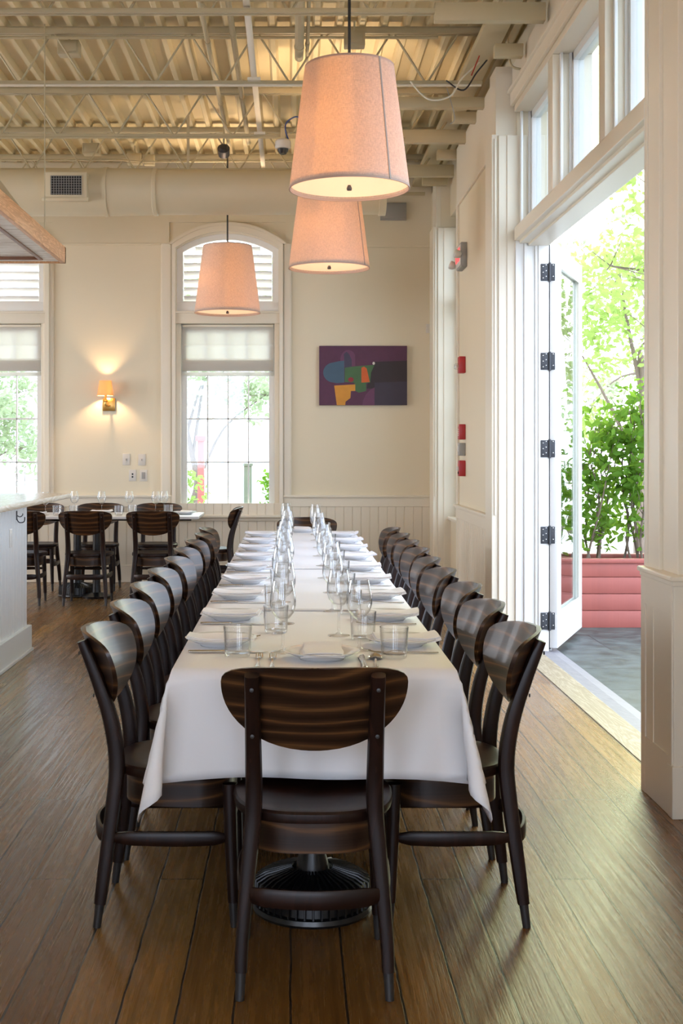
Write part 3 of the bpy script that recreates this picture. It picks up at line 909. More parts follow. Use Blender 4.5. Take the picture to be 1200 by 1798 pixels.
# side window in the right wall
w = empty('window_4', (0, 0, 0), label='tall narrow window recess in the right wall near the far corner', kind='structure')
m = MB()
m.box(1.56, 1.66, 10.66, 10.74, 0.7, 3.55, c=0.003).box(1.56, 1.66, 11.82, 11.90, 0.7, 3.55, c=0.003).box(1.56, 1.66, 10.7, 11.86, 0.70, 0.79, c=0.003)
m.box(1.56, 1.66, 10.7, 11.86, 3.42, 3.55, c=0.003).box(1.57, 1.64, 10.7, 11.86, 2.68, 2.78, c=0.003)
for y in (11.08, 11.47): m.box(1.60, 1.63, y - 0.009, y + 0.009, 0.79, 3.42)
for z in (1.25, 1.72, 2.2): m.box(1.60, 1.63, 10.7, 11.86, z - 0.009, z + 0.009)
so = m.build('sash', M['door_paint'], w)
MB().box(1.612, 1.617, 10.72, 11.84, 0.78, 3.43).build('pane', M['pane'], so)
MB().box(1.47, 1.6, 10.66, 11.9, 0.68, 0.71, c=0.004).build('sill', M['trim'], w)

# ------------------------------------------------------------------ roof steel, ducts, pipes
def make_joist(y, ends=None, label='', x0=XL, x1=1.46, pitch=0.47):
    j = empty('roof_joist', (0, y, 0), label=label, cat='roof joist', group='open web steel joists under the roof deck')
    zb, zt = 3.87, 4.258
    m = MB()
    m.box(x0, x1, -0.034, -0.006, zt - 0.045, zt, c=0.002).box(x0, x1, 0.006, 0.034, zt - 0.045, zt, c=0.002).box(x0, x1, -0.034, 0.034, zt - 0.004, zt + 0.001)
    m.build('top_chord', M['joist'], j)
    m = MB()
    m.box(x0, x1 - 0.15, -0.030, -0.006, zb - 0.008, zb + 0.018, c=0.002).box(x0, x1 - 0.15, 0.006, 0.030, zb - 0.008, zb + 0.018, c=0.002)
    m.build('bottom_chord', M['joist'], j)
    m = MB(); x = x0 + 0.1; up = True; pts = []
    while x < x1 - 0.2:
        pts.append((x, 0, zt - 0.02 if up else zb)); x += pitch / 2; up = not up
    for a, b in zip(pts, pts[1:]): m.sweep([a, b], 0.016, n=6)
    if ends: m.sweep([(x1 - 0.05, 0, zt - 0.03), (pts[-1][0], 0, zb)], 0.022, n=6)
    m.build('web_rods', M['joist'], j)
    if ends:
        MB().box(ends, x1, -0.035, 0.035, zb - 0.055, zb + 0.05, c=0.004).build('end_plate', M['joist'], j)
    return j
JY = [(2.95, None), (4.38, None), (5.81, None), (7.25, 0.82), (8.67, None), (10.12, 0.88), (11.36, 1.0), (12.4, None)]
names = ['behind the view', 'above the near end of the table', 'above the near end of the long table', 'topmost in the photo, just behind the nearest hanging lamp',
         'second from the top, just above the nearest lamp shade', 'third from the top, by the dome camera', 'fourth from the top, just above the air duct', 'last joist close to the far wall']
for (y, e), nm in list(zip(JY, names))[2:]:
    make_joist(y, e, 'cream steel joist, ' + nm)
def thing_mesh(name, mb, mat, label, cat, group=None, sharp=32):
    return tag(mb.build(name, mat, None, sharp), label, cat, group)
# ledger and stub beams along the right wall
thing_mesh('ledger_plank', MB().box(1.20, 1.36, 4.5, 12.6, 3.985, 4.03, c=0.004).box(1.39, 1.44, 4.5, 12.6, 4.0, 4.05, c=0.003), M['joist'], 'long cream plank under the roof deck along the top of the right wall', 'plank')
for i, (y, x0, lab) in enumerate(((9.15, 0.77, 'cream steel beam end reaching the right wall between two roof joists'), (7.95, 1.28, 'short cream wood block at the top of the right wall, above the transom windows'),
                              (9.55, 1.22, 'short cream wood block atop the right wall, beyond the beam end'), (10.75, 1.24, 'short cream wood block atop the right wall, beside the third joist from the top'),
                              (11.8, 1.22, 'short cream wood block at the top of the right wall, nearest the far corner'))):
    thing_mesh('beam_stub', MB().box(x0, 1.46, y - 0.035, y + 0.035, 3.83, 3.91, c=0.004), M['joist'], lab, 'beam')
# conduits
def conduit(x, z, r, y0, y1, label, boxes=()):
    m = MB(); m.sweep([(x, y0, z), (x, y1, z)], 2 * r, n=10)
    y = y0 + 0.4
    while y < y1:
        m.sweep([(x, y, z), (x, y + 0.05, z)], 2 * r + 0.008, n=10); y += 1.5
    return thing_mesh('conduit', m, M['joist'], label, 'pipe', 'painted conduits under the roof')
conduit(-0.57, 4.08, 0.016, 5, 11.3, 'thin cream conduit left of the nearest lamp, running toward the far wall')
conduit(-0.40, 4.13, 0.020, 5, 11.4, 'cream conduit close beside the flat cable tray, left of it')
conduit(0.045, 4.05, 0.030, 5, 8.66, 'thick cream pipe end beside the top of the nearest lamp shade')
conduit(0.10, 4.07, 0.012, 5, 8.8, 'thin cream conduit right beside the thick pipe end')
thing_mesh('cable_tray', MB().box(-0.285, -0.245, 5, 11.5, 3.90, 3.925, c=0.003).box(-0.31, -0.22, 8.6, 8.66, 3.88, 3.90).box(-0.31, -0.22, 10.08, 10.14, 3.88, 3.90), M['trim'], 'flat pale cable tray running toward the far wall under the joists', 'cable tray')
m = MB()
m.sweep([(XL, 8.60, 4.17), (1.0, 8.60, 4.17)], 0.02, n=8)
thing_mesh('cross_conduit', m, M['joist'], 'thin cream conduit running along the second joist from the top', 'pipe')
m = MB(); m.sweep([(XL, 7.19, 3.925), (0.85, 7.19, 3.925)], 0.022, n=8)
thing_mesh('cross_conduit', m, M['joist'], 'thin cream conduit on the topmost visible joist', 'pipe')
m = MB(); m.sweep([(XL, 8.63, 3.852), (1.3, 8.63, 3.852)], 0.018, n=8)
thing_mesh('cross_conduit', m, M['trim'], 'pale conduit below the second joist from the top, crossing behind the nearest lamp', 'pipe')
m = MB(); m.sweep([(XL, 10.08, 3.852), (0.9, 10.08, 3.852)], 0.016, n=8)
thing_mesh('cross_conduit', m, M['joist'], 'cream conduit below the third joist from the top', 'pipe')
m = MB(); m.sweep([(XL, 11.7, 4.05), (-1.6, 11.72, 4.05), (-1.4, 11.7, 4.03), (0.9, 11.7, 4.04)], 0.016, n=8)
thing_mesh('cross_conduit', m, M['joist'], 'thin cream conduit above the air duct, near the far wall', 'pipe')
# junction boxes and floodlights
for x, y, z, s, lab in ((-1.565, 8.78, 4.15, 0.075, 'cream junction box under the deck at the upper left of the photo'), (-1.86, 11.6, 4.12, 0.08, 'cream junction box above the air duct grille'),
                        (-1.5, 11.9, 4.10, 0.07, 'cream junction box above the middle of the air duct'), (-1.36, 11.9, 4.09, 0.05, 'small cream box right of another above the middle of the duct'),
                        (0.42, 8.5, 4.12, 0.07, 'pale junction box on the second joist from the top, right of the nearest lamp')):
    m = MB().box(-s, s, -s * .7, s * .7, -0.05, 0.05, c=0.006).box(-s * .8, s * .8, -s * .7 - 0.012, -s * .7, -0.035, 0.035, c=0.003).sweep([(0, 0, 0.04), (0, 0, 0.13)], 0.016, n=8)
    o = thing_mesh('junction_box', m, M['joist'], lab, 'junction box'); o.location = (x, y, z)
o = empty('spotlight', (-0.61, 11.1, 3.99), label='small dark spotlight hanging above the arched window lamp', cat='light')
MB().lathe([(0.03, -0.05), (0.05, -0.05), (0.055, 0.03), (0.03, 0.05)], 16, T=T_((0, 0, 0), 0, R(60))).build('head', M['dark'], o)
MB().sweep([(0, 0, 0.0), (0, 0, 0.22)], 0.018, n=8).box(-0.05, 0.05, -0.02, 0.02, 0.0, 0.02, c=0.003).build('bracket', M['joist'], o)
# air duct
d = empty('air_duct', (0, 10.8, 3.56), label='large round cream air duct running along the far end of the ceiling', cat='duct')
m = MB(); prof = [(0.205, -7.3), (0.205, -1.62), (0.212, -1.62), (0.212, -1.585), (0.205, -1.585), (0.203, -1.5), (0.196, -1.2), (0.203, -1.195), (0.203, -1.165), (0.192, -1.16), (0.190, 0.74), (0.200, 0.742), (0.200, 0.80), (0.190, 0.802), (0.170, 0.802), (0.170, 0.7)]
m.lathe(prof, 40, T=Matrix.Rotation(R(90), 4, 'Y'))
m.build('duct_tube', M['duct'], d)
m = MB()
m.box(-2.09, -1.73, -0.27, -0.12, -0.115, 0.115, c=0.003).box(-2.105, -1.715, -0.285, -0.26, -0.128, -0.10, c=0.002)
g_ = m.build('grille_box', M['duct'], d)
MB().box(-2.035, -1.775, -0.273, -0.268, -0.075, 0.085).build('grille_opening', M['black'], g_)
m = MB()
for k in range(13): m.box(-2.03 + k * 0.0212, -2.026 + k * 0.0212, -0.28, -0.272, -0.075, 0.085)
for k in range(8): m.box(-2.035, -1.775, -0.283, -0.278, -0.068 + k * 0.021, -0.065 + k * 0.021)
m.build('grille_bars', M['grey_plastic'], g_)
for x in (-4.0, -0.9, 0.5):
    MB().box(x - 0.012, x + 0.012, -0.002, 0.002, 0.18, 0.66).build('hanger_strap', M['joist'], d)
# dome camera
o = empty('dome_camera', (-0.077, 10.08, 3.775), label='white dome security camera under the third joist from the top', cat='camera')
MB().lathe([(0.0001, 0.06), (0.05, 0.06), (0.062, 0.045), (0.064, 0.0), (0.058, -0.012), (0.045, -0.014)], 24).build('housing', M['white_plastic'], o)
MB().lathe([(0.046, -0.01), (0.040, -0.035), (0.026, -0.055), (0.0001, -0.062)], 20).build('dome', M['black'], o)
MB().box(-0.02, 0.02, -0.02, 0.02, 0.055, 0.15, c=0.003).build('bracket', M['joist'], o)
MB().sweep([(0.055, 0, 0.03), (0.02, -0.02, 0.13), (0.03, 0, 0.20), (0.10, 0, 0.245), (0.16, 0.02, 0.23)], 0.012, n=8, smooth=6).build('cable', M['blue'], o)
# loose cables near the right wall
def cable(pts, d_, mat, label):
    thing_mesh('cable', MB().sweep(pts, d_, n=6, smooth=6), mat, label, 'cable', None, 60)
cable([(1.05, 8.55, 3.86), (1.16, 8.5, 3.78), (1.25, 8.5, 3.90), (1.33, 8.5, 4.0), (1.40, 8.5, 4.12)], 0.012, M['dark'], 'dark tangled cable where the second joist from the top meets the right wall')
cable([(0.80, 8.5, 3.84), (0.92, 8.5, 3.72), (1.07, 8.5, 3.74), (1.15, 8.5, 3.86), (1.27, 8.5, 3.97)], 0.013, M['trim'], 'pale cable sagging in a loop beside the right wall')
cable([(1.20, 8.4, 3.85), (1.28, 8.4, 4.05), (1.31, 8.3, 4.14), (1.30, 8.0, 4.2)], 0.010, M['redcable'], 'red cable climbing to the roof deck beside the right wall')
cable([(1.38, 8.1, 4.15), (1.40, 8.1, 3.90), (1.42, 8.1, 3.82), (1.49, 8.1, 3.80)], 0.016, M['joist'], 'beige cable dropping onto the top of the pilaster by the doorway')
cable([(1.05, 8.52, 3.80), (1.10, 8.5, 3.60), (1.07, 8.5, 3.55)], 0.006, M['grey_plastic'], 'thin grey wire end hanging below the cable tangle')

# ------------------------------------------------------------------ hanging lamps
def make_pendant():
    L = empty('hanging_lamp', (0, 0, 0))
    Rb, Rt, H = 0.305, 0.225, 0.62
    m = MB(); n = 64
    m.lathe([(Rb, 0), (Rt, H), (Rt - 0.003, H), (Rb - 0.003, 0.0)], n, cyc=True)
    sh = m.build('lamp_shade', M['shade'], L, 50)
    m = MB()
    m.lathe([(Rb + 0.001, 0.0), (Rb - 0.0005, 0.012), (Rb - 0.006, 0.012), (Rb - 0.005, 0.0)], n, cyc=True)
    m.build('edge_binding', M['shade_edge'], sh); m = MB()
    m.lathe([(Rt + 0.0015, H - 0.01), (Rt + 0.0005, H + 0.001), (Rt - 0.006, H + 0.001), (Rt - 0.005, H - 0.01)], n, cyc=True)
    m.build('edge_binding', M['shade_edge'], sh)
    a = R(-52)
    m = MB()
    m.sweep([((Rb + 0.0015) * cos(a), (Rb + 0.0015) * sin(a), 0.004), ((Rt + 0.0015) * cos(a), (Rt + 0.0015) * sin(a), H - 0.003)], 0.012, 0.004, n=4, up=(-sin(a), cos(a), 0))
    m.build('seam', M['seam'], sh)
    MB().lathe([(0.0001, 0.022), (Rb - 0.007, 0.022), (Rb - 0.007, 0.026), (0.0001, 0.026)], n).build('diffuser', M['diffuser'], L)
    MB().lathe([(0.0001, -0.004), (0.012, -0.004), (0.014, 0.006), (0.008, 0.022)], 16).build('finial', M['dark'], L)
    MB().sweep([(0, 0, 0.45), (0, 0, 1.64)], 0.016, n=10).build('rod', M['black'], L)
    m = MB()
    for k in range(3): m.sweep([(0, 0, H - 0.06), ((Rt - .004) * cos(k * 2.094), (Rt - .004) * sin(k * 2.094), H - 0.004)], 0.006, n=6)
    m.lathe([(0.018, 0.36), (0.022, 0.46), (0.022, 0.50)], 12)
    m.build('socket', M['dark'], L)
    for k in (0, 1):
        bx_, by_ = ((-0.11, -0.12), (0.13, 0.09))[k]
        MB().lathe([(0.0001, 0.265), (0.014, 0.27), (0.022, 0.29), (0.022, 0.31), (0.012, 0.345), (0.011, 0.37)], 14, center=(bx_, by_, -0.01)).build('bulb', M['bulb'], L)
        MB().sweep([(0, 0, 0.44), (bx_ * .6, by_ * .6, 0.43), (bx_, by_, 0.40), (bx_, by_, 0.355)], 0.014, n=8, smooth=3).build('bulb_arm', M['dark'], L)
    return L
M['seam'] = plain('pale_shade_seam_tape', (0.42, 0.37, 0.33), 0.8)
M['shade_edge'] = cloth_trans('shade_edge_tape', (0.66, 0.52, 0.44), 0.25, (0.7, 0.45, 0.3), weave=False)
M['bulb'] = glass_mat('clear_bulb_glass', (0.98, 0.97, 0.95), 0.3, 0.9)
lamp0 = make_pendant()
WARM = (1.0, 0.75, 0.51)
for i, (x, y, z, rz, lab) in enumerate(((0.287, 6.33, 2.655, 0, 'tapered linen drum hanging lamp, nearest and largest of the three'), (0.275, 9.4, 2.70, R(20), 'tapered linen drum hanging lamp right behind the nearest one'),
                                 (-0.60, 11.55, 2.60, R(160), 'tapered linen drum hanging lamp in front of the arched window'),
        (0.287, 3.26, 2.665, 0, 'tapered linen drum hanging lamp above the near end of the table, out of view'),
        (-4.6, 6.4, 2.655, 0, 'tapered linen drum hanging lamp added for fill left of the bar, out of view'), (-4.6, 9.9, 2.655, 0, 'tapered linen drum hanging lamp added for fill left of the back table, out of view'))):  # this unseen pair is added to raise the ambient light
    L = lamp0 if i == 0 else copy_tree(lamp0)
    L.location = (x, y, z); L.rotation_euler.z = rz
    tag(L, lab, 'lamp', 'linen drum hanging lamps')
    for k, (lx, ly, lz) in enumerate(((-0.11, -0.12, 0.29), (0.13, 0.09, 0.31))):
        q = Matrix.Rotation(-rz, 4, 'Z') @ Vector((lx, ly, lz))
        light('lamp_light', 'POINT', q, 30, WARM, size=0.025, parent=L)
    # the warm light of the open shade top washes the deck
# wall sconce
s = empty('wall_sconce', (-1.86, YF, 1.80), label='brass wall sconce with a small glowing cream shade, beside the arched window', cat='lamp')
MB().box(-0.063, 0.063, -0.022, 0, -0.065, 0.065, c=0.004).box(-0.05, 0.05, -0.027, -0.02, -0.052, 0.052, c=0.003).build('backplate', M['brass'], s)
MB().sweep([(0.01, -0.02, -0.01), (0.0, -0.08, -0.02), (-0.02, -0.12, -0.005), (-0.02, -0.12, 0.08)], 0.016, n=10, smooth=6).lathe([(0.0001, 0.0), (0.02, 0.0), (0.024, 0.01), (0.012, 0.03), (0.012, 0.07)], 16, center=(-0.02, -0.12, 0.02)).build('arm', M['brass'], s)
MB().lathe([(0.082, 0.085), (0.060, 0.235), (0.058, 0.235), (0.080, 0.085)], 40, center=(-0.02, -0.12, 0), cyc=True).build('lamp_shade', M['sconce_shade'], s)
MB().lathe([(0.0001, 0.11), (0.014, 0.115), (0.018, 0.14), (0.010, 0.175), (0.0001, 0.185)], 12, center=(-0.02, -0.12, 0)).build('bulb', M['bulb'], s)
light('sconce_light', 'POINT', (-0.02, -0.12, 0.15), 15, (1.0, 0.66, 0.38), size=0.02, parent=s)

# ------------------------------------------------------------------ things on the walls
def painting():
    m = MB()
    x0, x1, z0, z1, y0 = 0.270, 1.158, 1.792, 2.392, YF - 0.003
    m.box(x0, x1, y0 - 0.035, y0, z0, z1, 0, c=0.002)
    U = lambda u, v: (x0 + (x1 - x0) * u, z1 - (z1 - z0) * v)
    k = [0]
    def shape(pts, mi):
        k[0] += 1
        m.prism([U(*p) for p in pts], 'y', y0 - 0.0352 - 0.0003 * k[0], y0 - 0.034, mi)
    def ell(cx, cy, rx, ry, a0=0, a1=360, n=20): return [(cx + rx * cos(R(a0 + (a1 - a0) * i / n)), cy + ry * sin(R(a0 + (a1 - a0) * i / n))) for i in range(n + 1)]
    shape([(0.63, 0.27), (1, 0.25), (1, 1), (0.63, 1), (0.63, 0.72), (0.54, 0.72), (0.56, 0.55)], 2)       # near black field
    shape([(0.63, 0.62), (1, 0.60), (1, 1), (0.63, 1)], 8)                                                # navy
    shape([(0.63, 0.70), (0.58, 0.74), (0.53, 0.82), (0.50, 0.92), (0.49, 1), (0.63, 1)], 3)              # plum wedge
    shape([(0.26, 0.36)] + ell(0.33, 0.24, 0.09, 0.17, 180, 330) + [(0.41, 0.34)], 3)                     # violet arch
    shape([(0.29, 0.37), (0.28, 0.14), (0.31, 0.10), (0.34, 0.14), (0.37, 0.24), (0.37, 0.36)], 4)        # blue tongue
    shape([(0.285, 0.25), (0.285, 0.62), (0.20, 0.63)] + ell(0.17, 0.45, 0.125, 0.17, 110, 250) + [(0.22, 0.26)], 5)
    shape([(0.29, 0.37), (0.38, 0.35), (0.63, 0.32), (0.59, 0.45), (0.58, 0.62), (0.535, 0.63), (0.535, 0.76), (0.45, 0.79), (0.40, 0.75), (0.40, 0.62), (0.29, 0.61)], 6)
    shape([(0.48, 0.62), (0.48, 0.37), (0.51, 0.35), (0.54, 0.38), (0.575, 0.61)], 7)
    shape(ell(0.36, 0.57, 0.032, 0.04), 9)
    shape([(0.17, 0.67), (0.41, 0.65), (0.41, 0.76), (0.36, 0.76), (0.355, 0.88), (0.30, 0.94), (0.295, 1), (0.20, 1)], 1)
    shape(ell(0.62, 0.295, 0.014, 0.024), 10)
    P = lambda n, c: plain(n, c, 0.55, var=0.15, vscale=14)
    mats = [P('paint_plum', (0.085, 0.022, 0.062)), P('paint_ochre', (0.62, 0.27, 0.03)), P('paint_black', (0.028, 0.016, 0.022)), P('paint_violet', (0.13, 0.04, 0.10)), P('paint_indigo', (0.05, 0.04, 0.08)),
            P('paint_slate_blue', (0.05, 0.10, 0.16)), P('paint_green', (0.055, 0.13, 0.05)), P('paint_orange', (0.58, 0.11, 0.02)), P('paint_navy', (0.04, 0.03, 0.055)), P('paint_crimson', (0.30, 0.02, 0.03)), P('paint_white', (0.7, 0.65, 0.6))]
    return thing_mesh('abstract_painting', m, mats, 'abstract painting with green, blue and orange shapes on dark plum canvas', 'painting', None, 0)
painting()
def wall_plate(x, z, kind, lab, y=YF):
    o = empty('wall_plate', (x, y, z), label=lab, cat='switch', group='switch and socket plates left of the arched window')
    MB().box(-0.037, 0.037, -0.007, 0, -0.058, 0.058, c=0.003).build('plate', M['white_plastic'], o)
    if kind == 'jack': MB().box(-0.008, 0.008, -0.01, -0.006, 0.006, 0.022).box(-0.008, 0.008, -0.01, -0.006, -0.022, -0.006).build('socket', M['black'], o)
    elif kind == 'switch': MB().box(-0.005, 0.005, -0.014, -0.006, -0.010, 0.010, c=0.001).build('toggle', M['grey_plastic'], o)
    else: MB().box(-0.018, 0.018, -0.010, -0.006, -0.034, 0.034, c=0.002).build('rocker', M['grey_plastic'], o)
    return o
wall_plate(-1.686, 1.243, 'switch', 'cream switch plate with a toggle, upper left of the four on the far wall')
wall_plate(-1.528, 1.240, 'switch', 'cream switch plate with a toggle, upper right of the four on the far wall')
wall_plate(-1.622, 1.081, 'jack', 'cream wall plate with two dark sockets, lower left of the four on the far wall')
wall_plate(-1.512, 1.080, 'rocker', 'plain cream wall plate, lower right of the four on the far wall')
tag(MB().box(-0.022, 0.022, -0.025, 0, -0.045, 0.045, c=0.004).box(-0.008, 0.008, -0.028, -0.02, -0.02, 0.0, c=0.002).build('wall_sensor', M['white_plastic'], None, 32, (1.375, YF, 2.57)), 'small white sensor box on the far wall right of the painting', 'sensor')
tag(MB().box(-0.132, 0.132, -0.05, 0, -0.088, 0.088, c=0.006).box(-0.12, 0.12, -0.056, -0.045, -0.076, 0.076, c=0.003).build('wall_speaker', M['grey_plastic'], None, 32, (1.02, YF, 3.75)), 'grey wall speaker high on the far wall behind the duct end', 'speaker')
# devices on the right wall (local -X is the room side)
XR = 1.41
def alarm(name, y, z, hh, mat, lab, cat, extra=None, g=None):
    o = empty(name, (XR, y, z), label=lab, cat=cat, group=g)
    MB().box(-0.052, 0, -0.05, 0.05, -hh / 2, hh / 2, c=0.005).build('body', mat, o)
    if extra: extra(o)
    return o
def strobe(o):
    MB().box(-0.085, -0.05, -0.02, 0.03, -0.035, 0.01, c=0.006).build('strobe_lens', M['glass'], o)
    MB().box(-0.075, -0.05, -0.012, 0.012, -0.02, 0.0, c=0.003).build('lamp', M['white_plastic'], o)
def pull(o):
    MB().box(-0.066, -0.05, -0.035, 0.035, -0.02, 0.015, c=0.003).build('pull_handle', M['white_plastic'], o)
    MB().box(-0.058, -0.05, -0.01, 0.01, -0.045, -0.03).build('key_lock', M['black'], o)
def horn(o):
    m = MB()
    for k in range(4): m.box(-0.055, -0.05, -0.03, 0.03, -0.03 + k * 0.016, -0.024 + k * 0.016)
    m.box(-0.055, -0.05, -0.012, 0.012, 0.045, 0.06); m.build('horn_slots', M['white_plastic'], o)
alarm('alarm_strobe', 10.25, 2.035, 0.135, M['red'], 'red fire alarm strobe with clear lens, uppermost red box on the right wall', 'fire alarm', strobe)
alarm('alarm_horn', 10.25, 1.487, 0.125, M['red'], 'red fire alarm box on the right wall, middle one of the three red boxes', 'fire alarm', horn)
alarm('thermostat', 10.25, 1.345, 0.105, M['grey_plastic'], 'beige thermostat box between two red alarm boxes on the right wall', 'thermostat', lambda o: MB().box(-0.058, -0.05, -0.025, 0.025, -0.02, 0.03, c=0.002).build('cover', M['white_plastic'], o) and None)
alarm('alarm_pull_station', 10.25, 1.190, 0.128, M['red'], 'red fire alarm pull station on the right wall, lowest red box', 'fire alarm', pull)
# exit sign with emergency lamp heads
e = empty('exit_sign', (XR, 10.25, 2.92), label='lit red exit sign with two emergency lamp heads on the right wall', cat='sign')
MB().box(-0.050, 0, -0.14, 0.14, -0.10, 0.10, c=0.006).build('housing', M['grey_plastic'], e)
MB().box(-0.056, -0.049, -0.135, 0.135, -0.085, 0.085, c=0.002).build('face_plate', M['white_plastic'], e)
tx = bpy.data.curves.new('exit_letters', 'FONT'); tx.body = 'EXIT'; tx.size = 0.155; tx.extrude = 0.004; tx.align_x = 'CENTER'; tx.align_y = 'CENTER'
to = bpy.data.objects.new('exit_letters', tx); C.objects.link(to)
dg = bpy.context.evaluated_depsgraph_get(); dg.update()
me = bpy.data.meshes.new_from_object(to.evaluated_get(dg)); bpy.data.objects.remove(to)
lo = bpy.data.objects.new('exit_letters', me); C.objects.link(lo); lo.parent = e
me.materials.clear(); me.materials.append(plain('lit_red_letters', (0.9, 0.08, 0.08), 0.4, emis=(1.0, 0.12, 0.13), estr=1.0))
lo.location = (-0.059, 0, 0); lo.rotation_euler = (R(90), 0, R(-90)); lo.scale = (0.72, 1.0, 1)
for yy, zz in ((-0.13, 0.0), (0.19, -0.045)):
    h = MB().lathe([(0.0001, -0.03), (0.022, -0.026), (0.034, -0.005), (0.036, 0.02), (0.030, 0.028), (0.0001, 0.030)], 18, T=T_((-0.075, yy, zz), 0, 0, R(-70)))
    h.sweep([(-0.03, yy * 0.8, zz), (-0.07, yy, zz)], 0.018, n=8)
    h.build('lamp_head', M['white_plastic'], e)

# ------------------------------------------------------------------ chairs
def superellipse(a, b, n, p, cy=0.0, taper=0.0, z=0.0):
    r = []
    for j in range(n):
        t = 2 * pi * j / n
        x = math.copysign(abs(cos(t)) ** (2 / p), cos(t)); y = math.copysign(abs(sin(t)) ** (2 / p), sin(t))
        r.append(((a + taper * y) * x, cy + b * y, z))
    return r
def post_pt(s, t):
    pts = [(0.183, -0.226, 0.0), (0.176, -0.205, 0.16), (0.158, -0.180, 0.36), (0.150, -0.174, 0.46), (0.150, -0.190, 0.57), (0.151, -0.225, 0.68), (0.152, -0.272, 0.80)]
    return [(s * p[0], p[1], p[2]) for p in pts]
def make_chair():
    c = empty('dining_chair', (0, 0, 0))
    # seat: dished plywood with rounded edge
    m = MB(); n = 48; rings = []
    for f, z in ((0.90, 0.416), (0.985, 0.418), (1.0, 0.428), (0.992, 0.440), (0.965, 0.446), (0.90, 0.447), (0.70, 0.441), (0.40, 0.436), (0.05, 0.434)):
        rings.append([(x * f, y * f + 0.006, z) for x, y, _ in superellipse(0.208, 0.197, n, 2.7, 0, 0.022)])
    m.loft(rings, True, True)
    m.build('seat', M['wood'], c)
    m = MB()
    a = superellipse(0.176, 0.160, n, 3.0, 0.0, 0.012)
    m.loft([[(x, y, 0.335) for x, y, _ in a], [(x, y, 0.418) for x, y, _ in a], [(x * .9, y * .9, 0.418) for x, y, _ in a], [(x * .9, y * .9, 0.335) for x, y, _ in a]], True, False, cyc=True)
    m.build('apron', M['backwood'], c)
    for s in (-1, 1):
        P = post_pt(s, 0)
        m = MB()
        path = [(s * 0.1801, -0.2173, 0.066)] + P[1:]
        m.sweep(path, [0.033, 0.038, 0.044, 0.046, 0.044, 0.038, 0.028], [0.031, 0.034, 0.041, 0.043, 0.042, 0.039, 0.036], n=12, p=3.2, smooth=5, up=(0, 1, 0))
        for z, y in ((0.765, -0.279), (0.645, -0.238)): m.lathe([(0.0001, 0.0), (0.005, 0), (0.005, 0.003), (0.0001, 0.004)], 10, mi=1, T=T_((s * 0.152, y, z), 0, R(90)))
        leg = m.build('leg', [M['wood'], M['cap']], c, 40)
        MB().sweep([(s * 0.183, -0.226, 0.0), (s * 0.1800, -0.2170, 0.070)], [0.0225, 0.0265], n=14).build('foot_glide', M['cap'], leg)
        m = MB()
        m.sweep([(s * 0.178, 0.1565, 0.070), (s * 0.173, 0.150, 0.25), (s * 0.168, 0.146, 0.40)], [0.029, 0.037, 0.040], n=14, p=2.4)
        leg = m.build('leg', M['wood'], c, 40)
        MB().sweep([(s * 0.180, 0.159, 0.0), (s * 0.178, 0.1564, 0.072)], [0.019, 0.025], n=14).build('foot_glide', M['cap'], leg)
        m = MB()
        m.sweep([(s * 0.170, -0.195, 0.25), (s * 0.183, -0.13, 0.25), (s * 0.190, 0.0, 0.25), (s * 0.184, 0.10, 0.25), (s * 0.173, 0.148, 0.25)], [0.018, 0.040, 0.043, 0.040, 0.014], [0.014, 0.017, 0.017, 0.017, 0.013], n=10, p=3, smooth=4, up=(0, 0, 1))
        m.build('stretcher', M['wood'], c, 40)
    m = MB()
    m.sweep([(-0.168, -0.196, 0.25), (-0.12, -0.226, 0.25), (0, -0.246, 0.25), (0.12, -0.226, 0.25), (0.168, -0.196, 0.25)], [0.030, 0.047, 0.048, 0.047, 0.030], 0.016, n=10, p=3, smooth=6, up=(0, 0, 1))
    m.build('stretcher', M['wood'], c, 40)
    MB().sweep([(-0.170, 0.148, 0.29), (0, 0.156, 0.29), (0.170, 0.148, 0.29)], [0.018, 0.030, 0.018], 0.016, n=10, p=3, smooth=5, up=(0, 0, 1)).build('stretcher', M['wood'], c, 40)
    # curved backrest
    z0, zm, z1, A = 0.604, 0.768, 0.820, 0.231
    rows = []
    NR, NU = 22, 24
    for i in range(NR + 1):
        t = i / NR
        z = z0 + (z1 - z0) * (0.5 - 0.5 * cos(pi * t))
        if z <= zm: hw = A * max(0, 1 - ((zm - z) / (zm - z0)) ** 2.15) ** (1 / 2.15)
        else: hw = A * max(0, 1 - ((z - zm) / (z1 - zm)) ** 2.6) ** (1 / 3.4)
        rows.append((z, max(hw, 0.012)))
    def yb(x, z):
        lean = -0.225 - (z - 0.68) * 0.40
        return lean + 0.019 - 0.036 + 1.62 * x * x
    th = 0.0125
    vs, fs = [], []
    def grid(off):
        b = len(vs)
        for z, hw in rows:
            for j in range(NU + 1):
                x = hw * (2 * j / NU - 1)
                e = min(1.0, (1 - abs(x) / (hw + 1e-6)) * 8)
                vs.append((x, yb(x, z) + off, z))
        return b
    b0, b1 = grid(0), grid(th)
    w = NU + 1
    for i in range(NR):
        for j in range(NU):
            a = i * w + j
            fs.append((b0 + a, b0 + a + 1, b0 + a + w + 1, b0 + a + w)); fs.append((b1 + a + w, b1 + a + w + 1, b1 + a + 1, b1 + a))
        for j in (0, NU):
            a = i * w + j
            fs.append((b0 + a, b0 + a + w, b1 + a + w, b1 + a))
    for i in (0, NR):
        for j in range(NU):
            a = i * w + j
            fs.append((b0 + a, b0 + a + 1, b1 + a + 1, b1 + a))
    m = MB(); m.add(vs, fs)
    m.build('backrest', M['backwood'], c, 50)
    return c

